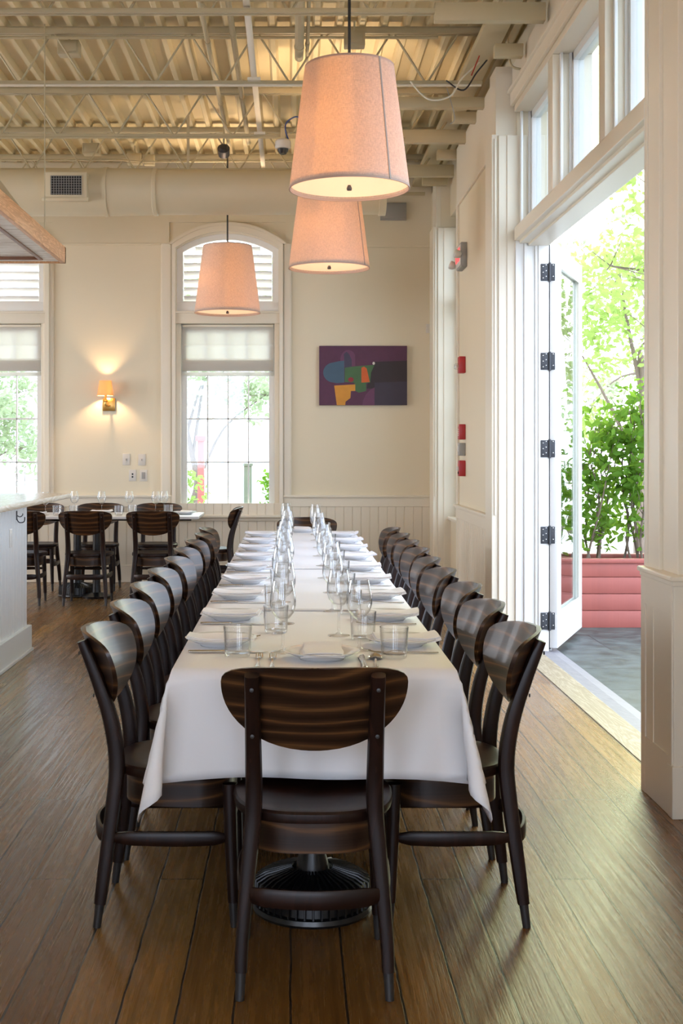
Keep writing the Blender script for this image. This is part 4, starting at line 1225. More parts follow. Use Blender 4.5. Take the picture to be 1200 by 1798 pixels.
CH = make_chair()
chairs_used = [False]
def place_chair(x, y, rz, label, group):
    c = CH if not chairs_used[0] else copy_tree(CH)
    chairs_used[0] = True
    c.location = (x, y, 0); c.rotation_euler = (0, 0, rz)
    return tag(c, label, 'chair', group)
TC = 0.058                                        # table centre line
TX0, TX1, TY0, TY1, TZ = -0.325, 0.441, 3.364, 9.09, 0.745
place_chair(0.054, 3.276, 0.0, 'dark bentwood chair at the near head of the long table, seen from behind', 'dark bentwood chairs around the long table')
G = 'dark bentwood chairs around the long table'
SEATY = [3.70 + 0.585 * k for k in range(9)]
random.seed(11)
for k, y in enumerate(SEATY):
    wh = ['nearest to the camera', 'second from the near end', 'third from the near end', 'fourth from the near end', 'middle one of the nine', 'fourth from the far end', 'third from the far end', 'second from the far end', 'at the far end of the row'][k]
    j = lambda a: random.uniform(-a, a)
    place_chair(-0.324 + (j(0.012) if k else 0), y + (j(0.01) if k else 0), R(-90) + (R(j(1.6)) if k else 0), 'dark bentwood chair on left side of long table, ' + wh, G)
    place_chair(0.428 + (j(0.012) if k else 0.004), y + (j(0.01) if k else 0), R(90) + (R(j(1.6)) if k else 0), 'dark bentwood chair on right side of long table, ' + wh, G)
place_chair(0.11, 9.42, R(180), 'dark bentwood chair at the far head of the long table, half hidden by glasses', G)
G2 = 'dark bentwood chairs around the back left table'
for k, (x, wh) in enumerate(((-2.37, 'leftmost, cut by the bar end'), (-1.785, 'middle one of the three'), (-1.20, 'rightmost of the three'))):
    place_chair(x, 10.97, 0.0 + R((3, 0, -1)[k]), 'dark bentwood chair on near side of back left table, ' + wh, G2)
for k, (x, wh) in enumerate(((-2.46, 'leftmost, behind the bar end'), (-1.875, 'middle one of the three'), (-1.31, 'rightmost of the three'))):
    place_chair(x, 12.05, R(180), 'dark bentwood chair on window side of back left table, ' + wh, G2)
place_chair(-0.745, 11.45, R(90), 'dark bentwood chair in profile at the right end of the back left table', G2)

# ------------------------------------------------------------------ long table: four tables in a row, cloths on top
def pedestal(t, y, r=0.172):
    m = MB()
    m.lathe([(0.0001, 0.0), (r, 0.0), (r + 0.004, 0.008), (r, 0.020), (r - 0.015, 0.022), (0.0001, 0.022)], 40, center=(0, y, 0))
    m.lathe([(0.052, 0.02), (r - 0.012, 0.024), (r - 0.018, 0.085), (r - 0.06, 0.100), (0.05, 0.112), (0.045, 0.14), (0.036, 0.17)], 40, center=(0, y, 0))
    b = m.build('pedestal_base', M['iron'], t)
    m = MB()
    for k in range(44):
        a = 2 * pi * k / 44
        rr = r - 0.006
        m.sweep([(0.06 * cos(a), y + 0.06 * sin(a), 0.122), ((rr - 0.03) * cos(a), y + (rr - 0.03) * sin(a), 0.104), (rr * cos(a), y + rr * sin(a), 0.088), ((rr + 0.002) * cos(a), y + (rr + 0.002) * sin(a), 0.022)], 0.007, n=5)
    m.build('fins', M['iron'], b)
    m = MB().lathe([(0.036, 0.11), (0.036, 0.70), (0.0001, 0.70)], 24, center=(0, y, 0)).box(-0.24, 0.24, y - 0.03, y + 0.03, 0.685, 0.71, c=0.004)
    m.build('column', M['iron'], t)
bounds = [3.372, 4.80, 6.23, 7.66, 9.085]
for k in range(4):
    y0, y1 = bounds[k], bounds[k + 1]
    t = empty('dining_table', (TC, (y0 + y1) / 2, 0), label='pedestal table under the white cloths, ' + ('nearest of the row', 'second of the row from the near end', 'third of the row from the near end', 'farthest of the row')[k], cat='table', group='tables pushed together under the long cloths')
    L = (y1 - y0) / 2
    MB().box(-0.375, 0.375, -L + 0.002, L - 0.002, 0.71, 0.742, c=0.005).build('tabletop', M['wood'], t)
    pedestal(t, -L + 0.30); pedestal(t, L - 0.30)

def cloth(y0, y1, front, back, z, seed, label, lift=0.0):
    """white cloth lying on the table, hanging DROP at the sides; front/back ends hang as well where True"""
    random.seed(seed)
    D = 0.285
    hx = (TX1 - TX0) / 2; xc = (TX0 + TX1) / 2; yc = (y0 + y1) / 2; hy = (y1 - y0) / 2
    st = 0.03
    def axis(h, a, b):
        n = max(4, int(round(2 * h / 0.06)))
        mid = [-h + 2 * h * i / n for i in range(n + 1)]
        k = 12
        lo = [-h - D + D * i / k for i in range(k)] if a else []
        hi = [h + D * (i + 1) / k for i in range(k)] if b else []
        # finer near the table edge
        return lo + mid + hi
    us = axis(hx, True, True); vs_ = axis(hy, front, back)
    rad = 0.012
    def pos(u, v):
        a = max(0.0, abs(u) - hx); b = max(0.0, abs(v) - hy)
        su = 1 if u > 0 else -1; sv = 1 if v > 0 else -1
        bx, by = max(-hx, min(hx, u)), max(-hy, min(hy, v))
        if a == 0 and b == 0:
            zz = z + lift + 0.0006 * sin(u * 31 + seed) * sin(v * 9)
            if abs(u) < 0.02 : zz += 0.0012 * (1 - abs(u) / 0.02)
            return (xc + u, yc + v, zz)
        if a > 0 and b > 0:
            r = sqrt(a * a + b * b); th = math.atan2(b, a) / (pi / 2)   # 0 = side, 1 = front
            r = min(r, 0.40)
            side = 1 if su > 0 else -1
            k = r / 0.40
            tilt = 0.10 + 0.16 * sin(pi * th)
            az = pi / 2 * (th + (0.30 * sin(2 * pi * th * 2) + 0.16 * sin(2 * pi * th * 3)) * k * (1 if su < 0 else 0.75))
            dx, dy = cos(az), sin(az)
            out = r * (0.14 + 0.12 * sin(pi * th) + 0.10 * sin(4 * pi * th) * sin(pi * th))
            zz = z - r * cos(tilt * 0.9) * (0.985)
            return (xc + su * (hx + 0.006 + dx * out), yc + sv * (hy + 0.006 + dy * out), zz)
        if a > 0:
            k = a / D
            w = 0.10 * k + 0.012 * k * sin(v * 7.3 + seed + su) + 0.006 * k * sin(v * 19)
            return (xc + su * (hx + 0.006 + D * w * 0.45), yc + by, z - a * 0.992)
        k = b / D
        e = (abs(u) / hx) ** 4
        w = 0.05 + 0.07 * e + 0.05 * sin(u * 8 + 0.6) + 0.03 * sin(u * 17 + 1)
        flare = 0.040 * k * (u / hx) * (abs(u) / hx) ** 3
        return (xc + u + flare, yc + sv * (hy + 0.006 + b * w * 0.8), z - b * 0.992 - 0.012 * k * e)
    pts = [pos(u, v) for v in vs_ for u in us]
    w = len(us); fs = []
    for i in range(len(vs_) - 1):
        for j in range(w - 1):
            a = i * w + j; fs.append((a, a + 1, a + w + 1, a + w))
    m = MB(); m.add(pts, fs)
    o = m.build('tablecloth', M['linen'], None, 0)
    o.data.polygons.foreach_set('use_smooth', [True] * len(o.data.polygons))
    so = o.modifiers.new('thick', 'SOLIDIFY'); so.thickness = 0.0016; so.offset = 1
    return tag(o, label, 'tablecloth', 'white cloths along the long table')
cloth(TY0, 4.66, True, False, TZ + 0.001, 1, 'white tablecloth at the near end of the long table, corners hanging down')
cloth(4.60, 6.24, False, False, TZ + 0.004, 5, 'white tablecloth in the middle of the long table')
cloth(6.18, TY1, False, True, TZ + 0.007, 9, 'white tablecloth over the far half of the long table')

# ------------------------------------------------------------------ tableware
def make_plate():
    return MB().lathe([(0.0001, 0.004), (0.055, 0.004), (0.058, 0.0), (0.062, 0.0), (0.066, 0.005), (0.092, 0.017), (0.108, 0.0235), (0.109, 0.0255), (0.106, 0.0265), (0.090, 0.020), (0.066, 0.0095), (0.060, 0.008), (0.0001, 0.008)], 40).build('plate', M['china'], None, 60)
def make_napkin(seed, L=0.205, Wd=0.120, h=0.013):
    rnd = random.Random(seed)
    m = MB(); nx, ny = 20, 12
    layers = 3
    a1, a2 = rnd.uniform(0, 6), rnd.uniform(0, 6)
    tip = rnd.uniform(0.002, 0.012)
    for q in range(layers):
        L_ = L * (1 - 0.03 * q); W_ = Wd * (1 - 0.06 * q)
        sx, sy = rnd.uniform(-.004, .004), rnd.uniform(-.004, .004)
        top, bot = [], []
        zb = 0.013 + q * h / layers
        def zf(x, y):
            ex = abs(x) / (L / 2)
            return 0.0025 * sin(x * 34 + a1) * cos(y * 30 + a2) + 0.005 * ex ** 3 + (tip * max(0, ex - 0.6) * 2.0 if x > 0 else 0) + 0.004 * math.exp(-(y / 0.03) ** 2) * (1 - ex)
        vs, fs = [], []
        for side in (0, 1):
            for j in range(ny + 1):
                for i in range(nx + 1):
                    u = 2 * i / nx - 1; v = 2 * j / ny - 1
                    x = u * L_ / 2 * (1 - 0.015 * v * v); y = v * W_ / 2 * (1 + 0.03 * sin(u * 5 + a1))
                    edge = min(1, (1 - max(abs(u), abs(v))) * 6)
                    t = h / layers * (0.55 + 0.45 * edge ** 0.5)
                    vs.append((x + sx, y + sy, zb + zf(x, y) + (t if side else 0)))
        w = nx + 1; n1 = w * (ny + 1)
        for j in range(ny):
            for i in range(nx):
                a = j * w + i
                fs.append((a, a + w, a + w + 1, a + 1)); fs.append((n1 + a, n1 + a + 1, n1 + a + w + 1, n1 + a + w))
        per = [i for i in range(nx)] + [nx + j * w for j in range(ny)] + [ny * w + nx - i for i in range(nx)] + [(ny - j) * w for j in range(ny)]
        for a, b in zip(per, per[1:] + per[:1]): fs.append((a, b, b + n1, a + n1))
        m.add(vs, fs)
    return m.build('napkin', M['napkin'], None, 60)
def make_wineglass():
    m = MB()
    m.lathe([(0.0001, 0.0), (0.034, 0.0), (0.035, 0.002), (0.012, 0.006), (0.0045, 0.012), (0.0038, 0.03), (0.0038, 0.085), (0.006, 0.092), (0.020, 0.101), (0.033, 0.118), (0.0385, 0.140), (0.0375, 0.165), (0.0325, 0.190), (0.0285, 0.210),
             (0.0278, 0.210), (0.0318, 0.190), (0.0368, 0.165), (0.0378, 0.140), (0.0322, 0.119), (0.019, 0.103), (0.0001, 0.098)], 28)
    return m.build('wine_glass', M['glass'], None, 50)
def make_tumbler(h=0.088, r=0.0415):
    m = MB()
    m.lathe([(0.0001, 0.0), (r * 0.80, 0.0), (r * 0.86, 0.003), (r * 0.90, 0.015), (r, h), (r - 0.0018, h), (r * 0.90 - 0.002, 0.016), (r * 0.8, 0.011), (0.0001, 0.010)], 28)
    return m.build('tumbler', M['glass'], None, 50)
def make_fork():
    m = MB()
    m.sweep([(0, -0.100, 0.004), (0, -0.09, 0.003), (0, -0.02, 0.004), (0, 0.02, 0.008), (0, 0.040, 0.007)], [0.010, 0.014, 0.007, 0.006, 0.010], 0.003, n=8, p=2.6, smooth=4, up=(1, 0, 0))
    m.sweep([(0, 0.038, 0.007), (0, 0.048, 0.005), (0, 0.060, 0.003)], [0.010, 0.021, 0.0225], 0.0022, n=8, p=4, smooth=3, up=(1, 0, 0))
    for k in range(4): m.sweep([(-0.009 + k * 0.006, 0.058, 0.0032), (-0.009 + k * 0.006, 0.085, 0.0045), (-0.0085 + k * 0.00567, 0.104, 0.009)], [0.0036, 0.0032, 0.0018], 0.002, n=6, up=(1, 0, 0))
    return m.build('fork', M['steel'], None, 45)
def make_knife():
    m = MB()
    m.sweep([(0, -0.115, 0.006), (0, -0.10, 0.006), (0, -0.02, 0.006), (0, -0.008, 0.006)], [0.010, 0.0155, 0.012, 0.009], [0.006, 0.008, 0.008, 0.006], n=10, p=2.4, smooth=3, up=(1, 0, 0))
    m.sweep([(0, -0.01, 0.006), (0, 0.01, 0.005), (0.001, 0.08, 0.004), (0.004, 0.110, 0.004), (0.007, 0.120, 0.004)], [0.009, 0.017, 0.019, 0.012, 0.003], [0.004, 0.0022, 0.0018, 0.0015, 0.001], n=8, smooth=3, up=(1, 0, 0))
    return m.build('table_knife', M['steel'], None, 45)
def make_spoon():
    m = MB()
    m.sweep([(0, -0.100, 0.004), (0, -0.09, 0.003), (0, -0.02, 0.004), (0, 0.03, 0.008)], [0.010, 0.014, 0.007, 0.006], 0.003, n=8, p=2.6, smooth=4, up=(1, 0, 0))
    rings = []
    for i in range(9):
        t = i / 8; w = 0.0215 * sqrt(max(0.02, 1 - (2 * t - 1) ** 2)) * (1.1 - 0.2 * t); y = 0.028 + 0.062 * t; zc = 0.007 - 0.010 * sin(pi * t) * 0.6
        rings.append([(w * cos(a), y, zc + 0.005 + (-0.009 * sin(pi * t)) * sin(a)) for a in [pi * q / 6 for q in range(7)]] + [(w * 0.92 * cos(a), y, zc + 0.006 + (-0.0085 * sin(pi * t)) * sin(a)) for a in [pi * q / 6 for q in range(6, -1, -1)]])
    m.loft(rings, True, True)
    return m.build('spoon', M['steel'], None, 45)
PROTO = {}
def put(kind, x, y, z, rz, label, cat, group, rx=0.0):
    mk = {'plate': make_plate, 'wine_glass': make_wineglass, 'tumbler': make_tumbler, 'fork': make_fork, 'table_knife': make_knife, 'spoon': make_spoon}
    key = kind
    if kind == 'napkin':
        key = 'napkin%d' % random.randrange(4)
        if key not in PROTO: o = PROTO[key] = make_napkin(int(key[-1]) + 3)
        else: o = PROTO[key].copy(); C.objects.link(o)
    elif key not in PROTO: o = PROTO[key] = mk[kind]()
    else: o = PROTO[key].copy(); C.objects.link(o)
    o.location = (x, y, z); o.rotation_euler = (rx, 0, rz); o.scale = (1, 1, 1)
    return tag(o, label, cat, group)
random.seed(21)
NEAR = ['first place from near end', 'second place from near end', 'third place from near end', 'fourth place from near end', 'middle place',
        'fourth place from far end', 'third place from far end', 'second place from far end', 'last place at far end']
def zt(y): return TZ + (0.0025 if y < 4.62 else 0.0055 if y < 6.2 else 0.0085)
for k in range(9):
    ys = 3.80 + 0.585 * k
    j = lambda a: random.uniform(-a, a)
    for side, nm, px in ((-1, 'left', -0.212), (1, 'right', 0.328)):
        w = '%s, %s side of long table' % (NEAR[k], nm)
        x = px + j(0.008); y = ys + j(0.012)
        put('plate', x, y, zt(y), 0, 'round white plate, ' + w, 'plate', 'white plates on the long table')
        put('napkin', x - side * 0.004 + (0.016 if side > 0 else -0.006), y + j(0.006), zt(y) + 0.003, R(j(7)) + (0 if side > 0 else pi), 'folded white cotton napkin, ' + w, 'napkin', 'folded napkins on the long table')
        if side < 0:
            put('table_knife', px + 0.015 + j(0.008), ys - 0.145 + j(0.008), zt(ys), R(-90 + j(2)), 'steel table knife, ' + w, 'knife', 'table knives on the long table')
            put('fork', px + 0.012 + j(0.008), ys + 0.140 + j(0.008), zt(ys), R(-90 + j(2)), 'steel fork, ' + w, 'fork', 'forks on the long table')
            yg = ys - 0.12 + j(0.015)
            put('wine_glass', -0.035 + j(0.008), yg, zt(yg), j(3), 'stemmed wine glass, ' + w, 'wine glass', 'wine glasses on the long table')
            yt = ys + 0.27 + j(0.015)
            put('tumbler', -0.058 + j(0.008), yt, zt(yt), j(3), 'clear water tumbler, ' + w, 'tumbler', 'water tumblers on the long table')
        else:
            put('fork', px - 0.005 + j(0.008), ys - 0.145 + j(0.008), zt(ys), R(90 + j(3)), 'steel fork, ' + w, 'fork', 'forks on the long table')
            put('table_knife', px - 0.010 + j(0.008), ys + 0.140 + j(0.008), zt(ys), R(90 + j(2)), 'steel table knife, ' + w, 'knife', 'table knives on the long table')
            yg = ys + 0.20 + j(0.015)
            put('wine_glass', 0.153 + j(0.008), yg, zt(yg), j(3), 'stemmed wine glass, ' + w, 'wine glass', 'wine glasses on the long table')
            yt = ys + 0.12 + j(0.012)
            put('tumbler', 0.215 + j(0.006), yt, zt(yt), j(3), 'clear water tumbler, ' + w, 'tumbler', 'water tumblers on the long table')
# head place, near end
hw = ' at near head of long table'
z = zt(3.6)
put('plate', 0.083, 3.555, z, 0, 'round white plate' + hw, 'plate', 'white plates on the long table')
o = put('napkin', 0.083, 3.555, z + 0.001, R(90), 'folded white cotton napkin on the plate' + hw, 'napkin', 'folded napkins on the long table')
put('fork', -0.095, 3.50, z, 0, 'outer steel fork, left of the plate' + hw, 'fork', 'forks on the long table')
put('fork', -0.056, 3.495, z, 0, 'inner steel fork, right of the outer one' + hw, 'fork', 'forks on the long table')
put('table_knife', 0.196, 3.49, z, 0, 'steel table knife, right of the plate' + hw, 'knife', 'table knives on the long table')
put('spoon', 0.232, 3.49, z, R(-3), 'steel spoon beside the knife' + hw, 'spoon', None)
put('wine_glass', 0.197, 3.70, z, 0, 'stemmed wine glass' + hw + ', beyond plate', 'wine glass', 'wine glasses on the long table')
put('tumbler', 0.290, 3.575, z, 0.4, 'clear water tumbler' + hw + ', right of the knife', 'tumbler', 'water tumblers on the long table')
put('tumbler', -0.158, 3.60, z, 0.9, 'clear water tumbler beside the forks' + hw, 'tumbler', 'water tumblers on the long table')
# head place, far end
fw = ' at far head of long table'
z = zt(8.9)
put('plate', 0.07, 8.93, z, 0, 'round white plate' + fw, 'plate', 'white plates on the long table')
put('napkin', 0.07, 8.93, z + 0.001, R(90), 'folded white cotton napkin on the plate' + fw, 'napkin', 'folded napkins on the long table')
put('wine_glass', -0.045, 8.85, z, 0, 'stemmed wine glass' + fw, 'wine glass', 'wine glasses on the long table')

# ------------------------------------------------------------------ back left table
t = empty('dining_table', (-1.98, 11.52, 0), label='pale topped table at the back left under the window wall', cat='table')
MB().box(-1.1, 1.14, -0.37, 0.37, 0.722, 0.748, c=0.004).build('tabletop', M['marble'], t)
pedestal(t, 0.0)
m = MB().box(-1.0, 1.05, -0.03, 0.03, 0.69, 0.722, c=0.004)
m.build('rail', M['iron'], t)
for cx in (0.20,):
    m = MB().lathe([(0.035, 0.02), (0.035, 0.70)], 20, center=(cx, -0.15, 0)).lathe([(0.0001, 0.0), (0.13, 0.0), (0.134, 0.02), (0.04, 0.05), (0.036, 0.12)], 28, center=(cx, -0.15, 0))
    m.build('leg', M['iron'], t)
TB = 0.749
for (x, y, lab) in ((-2.70, 11.30, 'leftmost, just right of the bar end'), (-2.02, 11.60, 'left of the middle one'), (-1.76, 11.55, 'middle one'), (-1.51, 11.58, 'right of the middle one'), (-1.26, 11.52, 'left one of the close pair'), (-1.20, 11.68, 'right one of the close pair')):
    if x == -2.70: x = -2.24; y = 11.35
    put('wine_glass', x, y, TB, 0, 'stemmed wine glass on back left table, ' + lab, 'wine glass', 'wine glasses on the back left table')
for (x, y, lab) in ((-2.13, 11.33, 'leftmost, beside a wine glass'), (-1.99, 11.38, 'second from the left'), (-1.57, 11.32, 'behind the gap between two chairs'), (-1.47, 11.50, 'just right of the middle'), (-1.14, 11.50, 'at the right end')):
    put('tumbler', x, y, TB, 0.3, 'clear water tumbler on the back left table, ' + lab, 'tumbler', 'tumblers on the back left table')
for (x, y, r, lab) in ((-2.33, 11.32, 0, 'at the left beside the bar end'), (-1.78, 11.68, 0.1, 'between the middle chairs'), (-1.30, 11.38, 0.05, 'left of the right end'), (-0.99, 11.52, 1.45, 'at the right end')):
    put('plate', x, y, TB, 0, 'white plate on the back left table, ' + lab, 'plate', 'plates on the back left table')
    put('napkin', x, y, TB + 0.001, r, 'white folded napkin on the back left table, ' + lab, 'napkin', 'napkins on the back left table')

# ------------------------------------------------------------------ bar
b = empty('bar_counter', (-2.1, 5.0, 0), label='pale panelled bar with a pale wood top along the left edge', cat='bar')
bx = lambda x: x + 2.1
m = MB(); m.box(bx(-2.9), bx(-1.785), -4.5, 3.345, 0.0, 1.0)
bd = MB()
beadboard(bd, (bx(-1.785), -4.5), (bx(-1.785), 3.345), 0.17, 1.0, (1, 0), 0.014)
beadboard(bd, (bx(-2.9), 3.345), (bx(-1.785), 3.345), 0.17, 1.0, (0, 1), 0.014)
m.build('cabinet', M['bar_paint'], b); bd.build('beadboard_panel', M['bar_paint'], b)
MB().box(bx(-2.9), bx(-1.745), -4.5, 3.385, 0, 0.172, c=0.004).box(bx(-2.9), bx(-1.735), -4.5, 3.395, 0, 0.02, c=0.003).build('kick_board', M['bar_paint'], b)
MB().box(bx(-3.0), bx(-1.552), -4.6, 3.76, 1.005, 1.038, c=0.004).build('counter_top', M['counter'], b)
for y, lab in ((8.03, 'small dark double hook on the bar front under the counter'),):
    h = MB().box(0, 0.006, -0.008, 0.008, -0.03, 0.03, c=0.002)
    h.sweep([(0.004, 0, 0.02), (0.004, 0, -0.02), (0.02, 0, -0.045), (0.05, 0, -0.04), (0.055, 0, -0.01)], 0.007, n=8, smooth=5)
    h.sweep([(0.004, 0, 0.0), (0.02, 0.02, -0.01), (0.035, 0.025, 0.0), (0.036, 0.026, 0.012)], 0.006, n=8, smooth=5)
    tag(h.build('coat_hook', M['dark'], None, 45, (-1.772, y, 0.92)), lab, 'hook')
tag(MB().box(0, 0.006, -0.037, 0.037, -0.058, 0.058, c=0.003).box(0.004, 0.009, -0.016, 0.016, -0.03, 0.03, c=0.002).build('outlet_plate', M['white_plastic'], None, 32, (-1.772, 7.86, 0.785)), 'white outlet plate on the bar front below the hook', 'outlet')
def stack_glass(r=0.036, h=0.10):
    m = MB()
    m.lathe([(0.0001, 0.0), (r * 0.72, 0.0), (r * 0.75, 0.004), (r * 0.83, 0.05), (r * 0.97, h * 0.70), (r * 1.01, h * 0.78), (r, h), (r - 0.002, h), (r * 0.94, h * 0.7), (r * 0.8, 0.05), (r * 0.7, 0.012), (0.0001, 0.010)], 18)
    return m.build('stacked_tumbler', M['glass'], None, 50)
sg = stack_glass(); first = True
for x, y, st in ((-1.875, 8.64, 'right stack'), (-2.045, 8.60, 'left stack')):
    for k, kk in enumerate(('lowest', 'middle', 'top')):
        o = sg if first else sg.copy()
        if not first: C.objects.link(o)
        first = False
        o.location = (x, y, 1.0385 + k * 0.052)
        tag(o, 'clear tumbler on the bar end, %s glass of the %s' % (kk, st), 'glass', 'stacked tumblers on the bar')

# ------------------------------------------------------------------ canopy over the bar
h = empty('bar_canopy', (-2.6, 5.8, 2.66), label='wooden canopy with whitewashed underside hanging over the bar', cat='canopy')
cx0, cx1, cy0, cy1 = -1.2, 1.0, -4.0, 3.04
MB().box(cx1 - 0.035, cx1, cy0, cy1, -0.005, 0.108, c=0.003).box(cx0, cx0 + 0.035, cy0, cy1, -0.005, 0.108, c=0.003).build('side_board', M['hoodwood'], h)
MB().box(cx0, cx1, cy1 - 0.035, cy1 + 0.001, -0.005, 0.108, c=0.003).box(cx0, cx1, cy0, cy0 + 0.035, -0.005, 0.108, c=0.003).build('end_board', M['hoodwood'], h)
MB().box(cx1 - 0.15, cx1 - 0.03, cy0 + 0.03, cy1 - 0.03, 0.005, 0.02).box(cx0 + 0.03, cx0 + 0.15, cy0 + 0.03, cy1 - 0.03, 0.005, 0.02).box(cx0 + 0.15, cx1 - 0.15, cy1 - 0.15, cy1 - 0.03, 0.005, 0.02).build('soffit_border', M['whitewash'], h)
MB().box(cx1 - 0.165, cx1 - 0.135, cy0 + 0.1, cy1 - 0.13, -0.002, 0.03, c=0.003).box(cx0 + 0.135, cx0 + 0.165, cy0 + 0.1, cy1 - 0.13, -0.002, 0.03, c=0.003).box(cx0 + 0.165, cx1 - 0.165, cy1 - 0.160, cy1 - 0.131, -0.001, 0.03, c=0.003).build('inner_trim', M['brownwood'], h)
MB().box(cx0 + 0.14, cx1 - 0.14, cy0 + 0.1, cy1 - 0.14, 0.02, 0.05).build('underside_panel', M['whitewash'], h)
MB().box(cx0 + 0.035, cx1 - 0.035, cy0 + 0.035, cy1 - 0.035, 0.085, 0.10).build('top_panel', M['hoodwood'], h)
for x in (cx1 - 0.10, cx0 + 0.1):
    for y in (cy1 - 0.25, 0.2): MB().sweep([(x, y, 0.09), (x, y, 1.61)], 0.008, n=6).build('hanging_rod', M['joist'], h)
for y in (cy1 - 0.6, 0.0):
    MB().prism([(cx1 - 0.06, 0.10), (cx1 - 0.45, 0.62), (cx1 - 0.50, 0.62), (cx1 - 0.12, 0.10)], 'y', y, y + 0.03).build('brace', M['joist'], h)

# ------------------------------------------------------------------ outdoors
pl = empty('planter_box', (3.18, 9.98, -0.04), label='long red painted wooden planter box on the patio', cat='planter')
m = MB(); L_ = 1.35
for k, (z0, z1) in enumerate(((0.0, 0.13), (0.134, 0.26), (0.264, 0.39), (0.394, 0.50))):
    m.box(-L_, L_, -0.25, -0.225, z0, z1, c=0.002).box(-L_, L_, 0.225, 0.25, z0, z1, c=0.002).box(-L_, -L_ + 0.025, -0.25, 0.25, z0, z1, c=0.002).box(L_ - 0.025, L_, -0.25, 0.25, z0, z1, c=0.002)
m.build('side_boards', M['planter'], pl)
MB().box(-L_ - 0.02, L_ + 0.02, -0.27, -0.20, 0.50, 0.535, c=0.006).box(-L_ - 0.02, L_ + 0.02, 0.20, 0.27, 0.50, 0.535, c=0.006).box(-L_ - 0.02, -L_ + 0.05, -0.27, 0.27, 0.50, 0.535, c=0.006).box(L_ - 0.05, L_ + 0.02, -0.27, 0.27, 0.50, 0.535, c=0.006).build('rim', M['planter'], pl)
MB().box(-L_ + 0.03, L_ - 0.03, -0.22, 0.22, 0.40, 0.47).build('soil', M['soil'], pl)

def leaves(mb, pts, size, rnd, jitter=0.5):
    for (x, y, z) in pts:
        s = size * rnd.uniform(0.65, 1.25)
        d = Vector((rnd.gauss(0, 1), rnd.gauss(0, 1), rnd.gauss(-0.1, 0.7))).normalized()
        n = Vector((rnd.gauss(0, 1), rnd.gauss(0, 1), rnd.gauss(0.6, 1))).normalized()
        a = d; b = n.cross(a)
        if b.length < 0.1: continue
        b.normalize(); c = a.cross(b)
        p = Vector((x, y, z))
        w = s * 0.27
        q = [p, p + a * s * 0.35 + b * w + c * w * 0.35, p + a * s * 0.8 + b * w * 0.6 + c * w * 0.2, p + a * s, p + a * s * 0.8 - b * w * 0.6 + c * w * 0.2, p + a * s * 0.35 - b * w + c * w * 0.35]
        mb.add(q, [(0, 1, 2, 3), (0, 3, 4, 5)])
def bush(name, x, y, z0, h, rx, ry, n, size, mat, label, seed, cat='shrub', stems=5, group=None):
    rnd = random.Random(seed)
    o = empty(name, (x, y, z0), label=label, cat=cat, group=group)
    st = MB(); tips = []
    for k in range(stems):
        bx_, by_ = rnd.uniform(-rx * .6, rx * .6), rnd.uniform(-ry * .5, ry * .5)
        p = [(bx_, by_, 0)]
        zz = 0
        while zz < h * 0.85:
            zz += h * 0.16
            p.append((p[-1][0] + rnd.uniform(-.05, .05) * h, p[-1][1] + rnd.uniform(-.04, .04) * h, zz))
        st.sweep(p, [0.022 * (1 - 0.75 * i / (len(p) - 1)) for i in range(len(p))], n=6, smooth=2)
        for q in p[1:]:
            for _ in range(3):
                e = (q[0] + rnd.uniform(-.3, .3) * rx * 1.3, q[1] + rnd.uniform(-.3, .3) * ry * 1.3, q[2] + rnd.uniform(.02, .18) * h)
                st.sweep([q, e], [0.007, 0.003], n=5); tips.append(e)
    st.build('stem', M['bark'], o)
    pts = []
    cl = [(rnd.uniform(-rx, rx), rnd.uniform(-ry, ry), h * (0.12 + 0.86 * rnd.random() ** 0.8)) for _ in range(int(n / 14))] + tips
    for _ in range(n):
        c = rnd.choice(cl)
        r = 0.055 * (h ** 0.5)
        p = (c[0] + rnd.gauss(0, r), c[1] + rnd.gauss(0, r), c[2] + rnd.gauss(0, r * 0.7))
        if 0.02 < p[2]: pts.append(p)
    lf = MB(); leaves(lf, pts, size, rnd)
    lf.build('foliage', mat, o, 0)
    return o
for i, (x, h_, n, lab) in enumerate(((2.10, 0.95, 330, 'green leafy shrub at the left end of the red planter, seen through the door glass'), (2.40, 1.08, 520, 'green leafy shrub in the red planter right beside the open door leaf'),
                          (2.74, 1.24, 640, 'tallest green leafy shrub in the red planter, next to the near door jamb'), (3.10, 1.2, 500, 'green leafy shrub in the red planter farthest right'), (3.7, 1.2, 400, 'green leafy shrub at the hidden right end of the planter'))):
    bush('leafy_shrub', x, 9.98, 0.43, h_, 0.19, 0.15, n, 0.085, M['leaf'], lab, 40 + i, group='leafy shrubs in the red planter')

